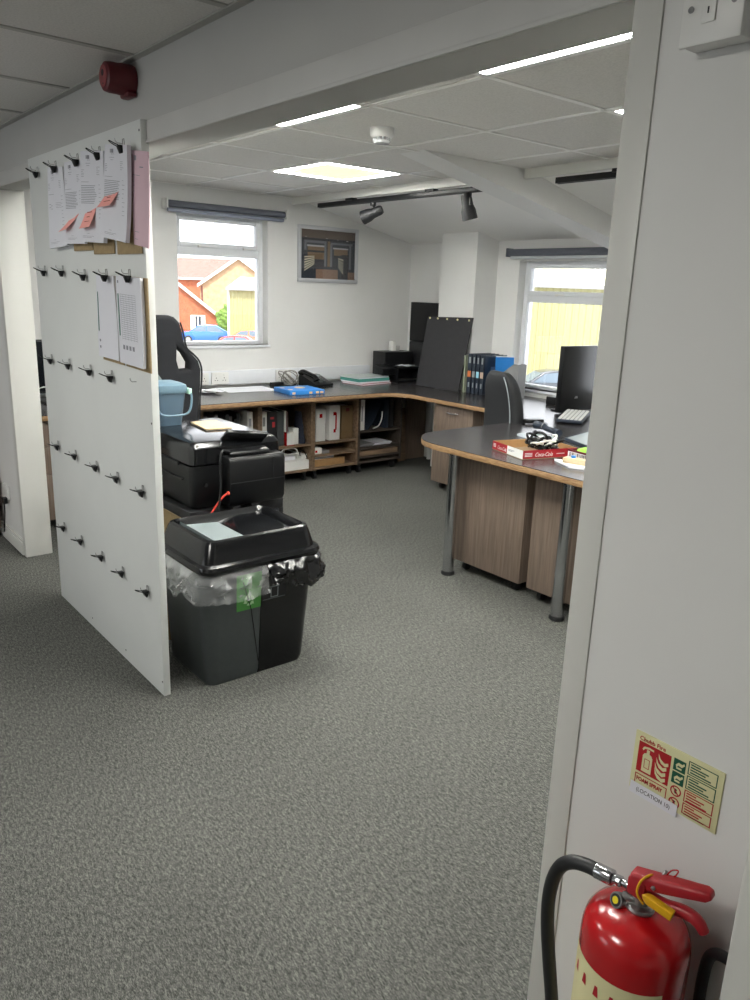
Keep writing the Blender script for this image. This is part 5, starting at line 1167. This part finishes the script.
b = MB().tf(T); b.box(0, .089, -.0006, 0, -.0225, 0); lp = b.build('label_paper', PAPER, t)
text('label_text', '(LOCATION 10)', .0112, SATINB, T @ Matrix(((1, 0, 0, .012), (0, 0, -1, -.0007), (0, 1, 0, -.0145), (0, 0, 0, 1))), lp, extrude=.0001, xs=.82)

# fire extinguisher
ex, ey = -.514, 1.008
t = thing('fire_extinguisher', 'red foam fire extinguisher with black hose, standing against the wall', 'fire extinguisher', (ex, ey, 0))
b = MB(); b.lathe([(.0, .004), (.076, .004), (.084, .016), (.0865, .03), (.0865, .532), (.0856, .550), (.0818, .566), (.0735, .579), (.061, .588), (.046, .5935), (.032, .5965), (.024, .598), (.0205, .600), (.020, .604), (.0, .604)], (ex, ey, 0), n=48); body = b.build('cylinder', RED, t)
# label band on the front with an arched top
b = MB(); n = 28; V = []; 
for i in range(n+1):
    a = math.radians(-205+178*i/n); u = (i/n-.5)*2; top = .512; bot = .16
    for z in (bot, top): V.append((ex+.0871*math.cos(a), ey+.0871*math.sin(a), z))
b.add(V, [(2*i, 2*i+2, 2*i+3, 2*i+1) for i in range(n)]); lb = b.build('cream_label', CREAM, t)
b = MB(); 
for i in range(1, 9):
    a0 = math.radians(-205+178*(i*.1)); a1 = a0+math.radians(7); u = (i*.1-.5)*2; zc = .478
    V = [(ex+.0875*math.cos(a), ey+.0875*math.sin(a), z) for a, z in ((a0, zc-.010), (a1, zc-.010), (a1-.03, zc+.010), (a0+.03, zc+.010))]
    b.add(V, [(0, 1, 2, 3)])
b.build('red_label_marks', SIGNR, lb, smooth=False)
b = MB(); b.lathe([(.0, .599), (.023, .599), (.024, .603), (.022, .607), (.013, .609), (.012, .62), (.0, .62)], (ex, ey, 0), n=28); b.cyl((ex, ey, .606), (ex-.006, ey, .635), .010); b.cyl((ex-.004, ey-.004, .612), (ex-.024, ey-.014, .610), .008); vb = b.build('valve', STEEL, t)
g0 = Vector((ex-.028, ey-.026, .606)); gd = Vector((-.25, -.85, .35)).normalized()
b = MB(); b.cyl(g0-gd*.014, g0, .0125, n=24); b.build('pressure_gauge', STEEL, t)
b = MB(); b.cyl(g0, g0+gd*.001, .0098, n=20); gm = b.build('gauge_glass', SATINB, t)
b = MB(); b.cyl(g0+gd*.001, g0+gd*.0016, .006, n=16); b.build('gauge_face', mat('gauge_yellow', (232, 214, 30), .5), t)
# grips
hd = Vector((.115, .018, .042)).normalized(); hs = Vector((-hd.y, hd.x, 0)).normalized(); hu = hs.cross(hd)*-1
if hu.z < 0: hu = -hu
def grip(mb, p0, p1, w0, w1, h0, h1):
    d = (Vector(p1)-Vector(p0)).normalized(); s = Vector((-d.y, d.x, 0)).normalized(); u = d.cross(s); u = u if u.z > 0 else -u
    R = []
    for t_, w, h in ((0, w0, h0), (.5, (w0+w1)/2, (h0+h1)/2), (.93, w1, h1), (1, w1*.7, h1*.6)):
        c = Vector(p0).lerp(Vector(p1), t_); R.append([c+s*(x*w)+u*(y*h) for x, y in ((-1, -1), (1, -1), (1, .55), (.8, 1), (-.8, 1), (-1, .55))])
    mb.loft(R)
b = MB(); b.cbox((ex-.004, ey, .638), (.032, .030, .032)); b.build('valve_head', REDP, t, bevel=.004)
b = MB(); grip(b, (ex-.016, ey, .647), (ex+.103, ey+.016, .688), .0155, .0125, .0125, .0085); b.build('carry_handle', REDP, t, bevel=.003)
b = MB(); b.tube([(ex+.008, ey, .630), (ex+.038, ey+.006, .628), (ex+.068, ey+.012, .633), (ex+.088, ey+.014, .630), (ex+.099, ey+.017, .616)], lambda v: .0085+.002*math.sin(v*PI), n=12, sub=4); b.build('squeeze_lever', REDP, t)
b = MB(); b.tube([(ex+.014, ey-.018, .625), (ex+.004, ey-.023, .642), (ex+.006, ey-.018, .664), (ex+.012, ey, .669), (ex+.016, ey+.018, .652)], .0020, n=8, sub=5); b.build('yellow_loop', YELLOW, t)
b = MB(); b.tube([(ex+.012, ey-.016, .638), (ex+.020, ey-.018, .640), (ex+.040, ey-.017, .639), (ex+.062, ey-.014, .636)], lambda v: .004+.0055*min(1, v*2.5), n=4, sub=4); b.build('yellow_tag', YELLOW, t, bevel=.001)
b = MB(); b.tube([(ex+.028, ey+.012, .668), (ex+.034, ey+.016, .684), (ex+.044, ey+.018, .690), (ex+.042, ey+.016, .680), (ex+.032, ey+.014, .668)], .0013, n=6, sub=4); b.build('pin_ring', RED, t)
b = MB(); b.cyl((ex+.022, ey-.012, .655), (ex+.026, ey+.02, .675), .0035, n=12); b.build('safety_pin', STEEL, t)
b = MB(); b.cyl((ex-.014, ey, .626), (ex-.034, ey-.003, .624), .0065, n=18); b.cyl((ex-.034, ey-.003, .624), (ex-.050, ey-.005, .622), .0095, n=6); b.build('hose_nut', CHROME, t, bevel=.001)
b = MB(); b.cyl((ex-.050, ey-.005, .622), (ex-.080, ey-.008, .6185), .0135, n=24); b.build('hose_ferrule', CHROME, t, bevel=.001)
b = MB(); b.tube([(ex-.076, ey-.008, .619), (ex-.098, ey-.010, .6165), (ex-.125, ey-.012, .606), (ex-.146, ey-.013, .584), (ex-.158, ey-.014, .550), (ex-.163, ey-.014, .505), (ex-.160, ey-.014, .452), (ex-.150, ey-.014, .39), (ex-.136, ey-.012, .31), (ex-.122, ey-.010, .22), (ex-.108, ey-.008, .10)], .0122, n=16, sub=5); b.build('hose', RUBBER, t)
b = MB(); b.cyl((ex-.108, ey-.008, .105), (ex-.104, ey-.006, .05), .010, .007, n=16); b.build('nozzle', BLACK, t)
t = tag(MB().tube([(-.28, 1.045, .57), (-.35, 1.06, .560), (-.395, 1.075, .552), (-.424, 1.09, .525), (-.434, 1.099, .47), (-.432, 1.10, .38), (-.41, 1.095, .20), (-.38, 1.08, .03), (-.34, 1.05, .014)], .0095, n=14, sub=5).build('loose_hose', RUBBER, loc=(-.40, 1.05, 0)), 'black hose looping behind the door edge, right of the red extinguisher', 'hose')

# ================================================================= outside
GZ = -3.0
RV = Vector((.6274, .7787, 0)); FV = Vector((-.7787, .6274, 0)); RZ = math.atan2(.7787, .6274)
def at(a, b_, z=GZ): return tuple(RV*a + FV*b_ + Vector((0, 0, z)))
BRICK = mat('orange_brick', (172, 100, 70), .85, rgb2=(150, 84, 58), vscale=3, bump=.0)
BRICKC = mat('cream_brick', (184, 156, 124), .85, rgb2=(164, 136, 106), vscale=2.2)
ROOF = mat('red_brown_roof_tiles', (140, 98, 90), .8, rgb2=(124, 86, 78), vscale=2)
SHED = mat('pale_yellow_cladding', (152, 149, 108), .6, var=.03)
WINW = mat('dark_window_glass', (60, 66, 76), .15)
GRND = mat('concrete_yard', (168, 166, 160), .9, var=.1)
CURT = mat('cream_curtain', (224, 212, 190), .8)
t = MB(); t.box(-70, 40, -70, 70, -.2, 0); o = t.tf(None).build('ground', GRND, local=True); o.location = (-56, 62, GZ); struct(o)
def ext(name, label, cat, a, b_, group=None, z=GZ, rz=0): return thing(name, label, cat, at(a, b_, z), RZ+rz, group)
# gable end houses: local x right, y away, z up
def gable(t, hw, eave, ridge, depth, wall, roof, over=.3, barge=None, wins=()):
    b = MB(); b.loft([[(-hw, y, 0), (hw, y, 0), (hw, y, eave), (0, y, ridge), (-hw, y, eave)] for y in (0, depth)]); b.build('house_walls', wall, t, local=True)
    for s in (-1, 1):
        k = over*(ridge-eave)/hw
        b = MB(); b.add([(0, -over, ridge+.02), (0, depth+over, ridge+.02), (s*(hw+over), depth+over, eave-k+.02), (s*(hw+over), -over, eave-k+.02), (0, -over, ridge+.17), (0, depth+over, ridge+.17), (s*(hw+over), depth+over, eave-k+.17), (s*(hw+over), -over, eave-k+.17)],
              [(0, 1, 2, 3), (4, 5, 6, 7), (0, 1, 5, 4), (1, 2, 6, 5), (2, 3, 7, 6), (3, 0, 4, 7)]); b.build('roof_slope', roof, t, local=True)
        if barge:
            b = MB(); b.add([(0, -over-.06, ridge-.12), (s*(hw+over), -over-.06, eave-k-.14), (s*(hw+over), -over-.06, eave-k+.20), (0, -over-.06, ridge+.22), (0, -over, ridge-.12), (s*(hw+over), -over, eave-k-.14), (s*(hw+over), -over, eave-k+.20), (0, -over, ridge+.22)],
                  [(0, 1, 2, 3), (4, 5, 6, 7), (0, 1, 5, 4), (1, 2, 6, 5), (2, 3, 7, 6), (3, 0, 4, 7)]); b.build('barge_board', barge, t, local=True)
    for (x0, x1, z0, z1) in wins:
        b = MB(); f = .09; xm = (x0+x1)/2
        b.box(x0, x1, -.06, .02, z0, z0+f); b.box(x0, x1, -.06, .02, z1-f, z1); b.box(x0, x0+f, -.06, .02, z0, z1); b.box(x1-f, x1, -.06, .02, z0, z1); b.box(xm-f/2, xm+f/2, -.06, .02, z0, z1); w = b.build('window', WHITEP, t, local=True)
        b = MB(); b.box(x0+f, x1-f, -.02, .01, z0+f, z1-f); b.build('pane', WINW, w, local=True)
        b = MB(); b.box(x0+f, x0+f+.35, -.03, -.021, z0+f, z1-f); b.box(x1-f-.3, x1-f, -.03, -.021, z0+f, z1-f); b.build('curtain', CURT, w, local=True)
t = ext('brick_house', 'orange brick gable house with a white two-pane window, seen through left window', 'house', -20.9, 73.2, rz=.23)
gable(t, 6.3, 1.75, 6.65, 8, BRICK, ROOF, .25, mat('grey_verge', (196, 190, 190), .6), [(3.8, 5.15, .40, 1.75)])
t = ext('cream_house', 'cream brick gable house with white barge boards behind the hedge', 'house', -15.2, 89, rz=.18)
gable(t, 4.2, 4.6, 7.5, 9, BRICKC, ROOF, .3, mat('white_barge', (236, 236, 240), .5))
b = MB(); b.cyl((-4.0, -.12, 0), (-4.0, -.12, 4.4), .07, n=10); b.build('down_pipe', REDD, t, local=True)
t = ext('roofed_house', 'red-roofed house behind the orange brick gable', 'house', -25, 106)
b = MB(); b.box(-8, 5.2, 0, 9, 0, 5.4); b.build('house_walls', BRICK, t, local=True)
b = MB(); b.loft([[(x, -.4, 5.2), (x, 4.5, 8.0), (x, 9.4, 5.2), (x, 4.5, 5.3)] for x in (-8.4, 5.6)]); b.build('roof', ROOF, t, local=True)
b = MB(); b.box(-8.4, 5.6, -.5, -.4, 5.1, 5.35); b.build('gutter', WHITEP, t, local=True)
# hedge
t = ext('garden_hedge', 'bright green hedge between the orange house and the yellow shed', 'hedge', -12.2, 72.5)
LEAF = mat('hedge_leaves', (112, 142, 62), .8, rgb2=(78, 104, 42), vscale=5)
bm = bmesh.new(); bmesh.ops.create_icosphere(bm, subdivisions=5, radius=1)
for v in bm.verts:
    p = v.co.copy(); k = 1+.16*noise.noise(p*3)+.10*noise.noise(p*8)+.06*noise.noise(p*17); v.co = Vector((p.x*2.2*k, p.y*1.2*k, 1.52+p.z*1.5*k))
    if v.co.z < 0: v.co.z = 0
me = bpy.data.meshes.new('foliage'); bm.to_mesh(me); bm.free(); link('foliage', me, LEAF, t)
# sheds with ribbed cladding
def shed(label, a, b_, w, d, h, pitch, seedx=0, rz=0):
    t = ext('cladded_shed', label, 'shed', a, b_, rz=rz)
    b = MB(); P = []; x = 0
    prof = [(0, 0), (.20, 0), (.24, -.05), (.32, -.05), (.36, 0)]
    while x < w-.4:
        for dx, dy in prof[:-1]: P.append((x+dx, dy))
        x += .36
    P.append((w, 0)); P += [(w, d), (0, d)]
    b.prism(P, 0, h); b.build('shed_cladding', SHED, t, local=True, smooth=False)
    b = MB(); b.add([(-.15, -.25, h), (w+.15, -.25, h), (w+.15, d+.2, h+pitch), (-.15, d+.2, h+pitch), (-.15, -.25, h+.12), (w+.15, -.25, h+.12), (w+.15, d+.2, h+pitch+.12), (-.15, d+.2, h+pitch+.12)], [(0, 1, 2, 3), (4, 5, 6, 7), (0, 1, 5, 4), (1, 2, 6, 5), (2, 3, 7, 6), (3, 0, 4, 7)]); b.build('shed_roof', mat('pale_roof_sheet', (226, 222, 178), .6), t, local=True)
    b = MB(); b.box(-.2, w+.2, -.36, -.24, h-.06, h+.14); b.build('gutter', GREYC, t, local=True)
    b = MB(); b.box(-.12, .06, -.08, .08, 0, h); b.build('corner_trim', mat('shed_trim', (200, 196, 190), .6), t, local=True)
shed('pale yellow ribbed shed with grey eaves, seen through the left window', -11.4, 62.2, 9, 6, 4.25, .9)
shed('long pale yellow ribbed shed filling the far window', 1.5, 41.5, 16, 8, 5.05, 1.1)
# parked cars: local x along the car
def car(label, a, b_, m, rz, grp, z=GZ):
    t = ext('car', label, 'car', a, b_, grp, z=z, rz=rz)
    body = [(-2.05, .32), (-2.08, .62), (-1.95, .82), (-1.2, .92), (1.05, .95), (1.85, .90), (2.05, .72), (2.08, .35), (1.8, .25), (-1.8, .25)]
    b = MB(); b.loft([[(x*(.96 if abs(y) > .7 else 1), y, zz) for x, zz in body] for y in (-.86, -.72, .72, .86)]); b.build('car_body', m, t, bevel=.04, local=True)
    cab = [(-1.25, .90), (-.55, 1.36), (.0, 1.45), (.85, 1.42), (1.75, .92)]
    b = MB(); b.loft([[(x, y*(1 if zz < 1 else .82), zz) for x, zz in cab] for y in (-.76, .76)]); b.build('roof_shell', m, t, bevel=.03, local=True)
    G_ = mat('car_glass', (90, 104, 116), .1)
    for s in (-1, 1):
        b = MB(); Y = lambda zz: s*(.76-(zz-.90)/.5*.137+.012)
        for q in ([(-1.02, .96), (-.50, 1.31), (.08, 1.38), (.08, .96)], [(.16, .96), (.16, 1.38), (.80, 1.36), (1.45, .96)]): b.add([(x, Y(zz), zz) for x, zz in q], [(0, 1, 2, 3)])
        b.build('side_window', G_, t, local=True, smooth=False)
    b = MB(); b.add([(-1.20, -.64, .955), (-1.20, .64, .955), (-.62, .56, 1.335), (-.62, -.56, 1.335)], [(0, 1, 2, 3)]); b.build('windscreen', G_, t, local=True, smooth=False)
    for x in (-1.3, 1.3):
        for s in (-1, 1):
            b = MB(); b.cyl((x, s*.70, .31), (x, s*.88, .31), .31, n=22); wv = b.build('wheel', RUBBER, t, local=True)
            b = MB(); b.cyl((x, s*.881, .31), (x, s*.89, .31), .19, n=16); b.build('hub', GREYC, wv, local=True)
car('blue car parked in front of the orange brick house', -13.5, 63.2, mat('blue_car_paint', (36, 96, 186), .25, coat=.5), .15, 'parked cars outside')
car('red car parked nearest under the left window', -8.95, 50.9, mat('red_car_paint', (206, 44, 40), .25, coat=.5), -.1, 'parked cars outside')
car('orange car partly behind the red car', -9.3, 58.5, mat('orange_car_paint', (226, 110, 60), .25, coat=.5), .0, 'parked cars outside')
car('grey car parked by the long shed, seen through the far window', 7.9, 34.2, mat('grey_car_paint', (58, 62, 68), .25, coat=.5), .1, 'parked cars outside')
t = ext('yellow_barrier', 'low yellow barrier in front of the yellow shed', 'barrier', -8.5, 61)
b = MB(); b.box(-2.2, 2.2, -.05, .05, .45, .75); b.build('barrier_rail', YELLOW, t, local=True)
for x in (-2, 0, 2):
    b = MB(); b.box(x-.06, x+.06, -.06, .06, 0, .5); b.build('barrier_post', YELLOW, t, local=True)
# far bare tree and ridge
t = ext('bare_tree', 'bare leafless tree beyond the long shed', 'tree', 22.0, 76)
b = MB(); R = random.Random(4); BARK = mat('bark', (120, 110, 104), .9)
def branch(p, d, L, r, k):
    q = p+d*L; b.cyl(p, q, r, r*.65, n=6)
    if k == 0: return
    for _ in range(3):
        e = (d+Vector((R.uniform(-.7, .7), R.uniform(-.7, .7), R.uniform(-.1, .5)))).normalized(); branch(p.lerp(q, R.uniform(.6, 1)), e, L*R.uniform(.6, .8), r*.6, k-1)
branch(Vector((0, 0, 0)), Vector((0, 0, 1)), 4.6, .24, 5); b.build('branches', BARK, t, local=True)
t = ext('distant_hills', 'hazy grey tree line beyond the long shed', 'hills', 15, 140)
b = MB(); n = 40; P = [(-50+100*i/n, 7.4+1.0*noise.noise(Vector((i*.35, 1, 0)))+.5*noise.noise(Vector((i*1.1, 4, 0)))) for i in range(n+1)]
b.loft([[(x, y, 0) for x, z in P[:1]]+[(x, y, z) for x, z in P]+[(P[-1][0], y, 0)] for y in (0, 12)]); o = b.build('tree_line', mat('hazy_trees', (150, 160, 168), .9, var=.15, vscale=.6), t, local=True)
t['kind'] = 'structure'; del t['label']; del t['category']
for o in bpy.data.objects:
    if o.type == 'MESH' and o.parent is None and 'kind' not in o and 'label' not in o: print('UNTAGGED', o.name)
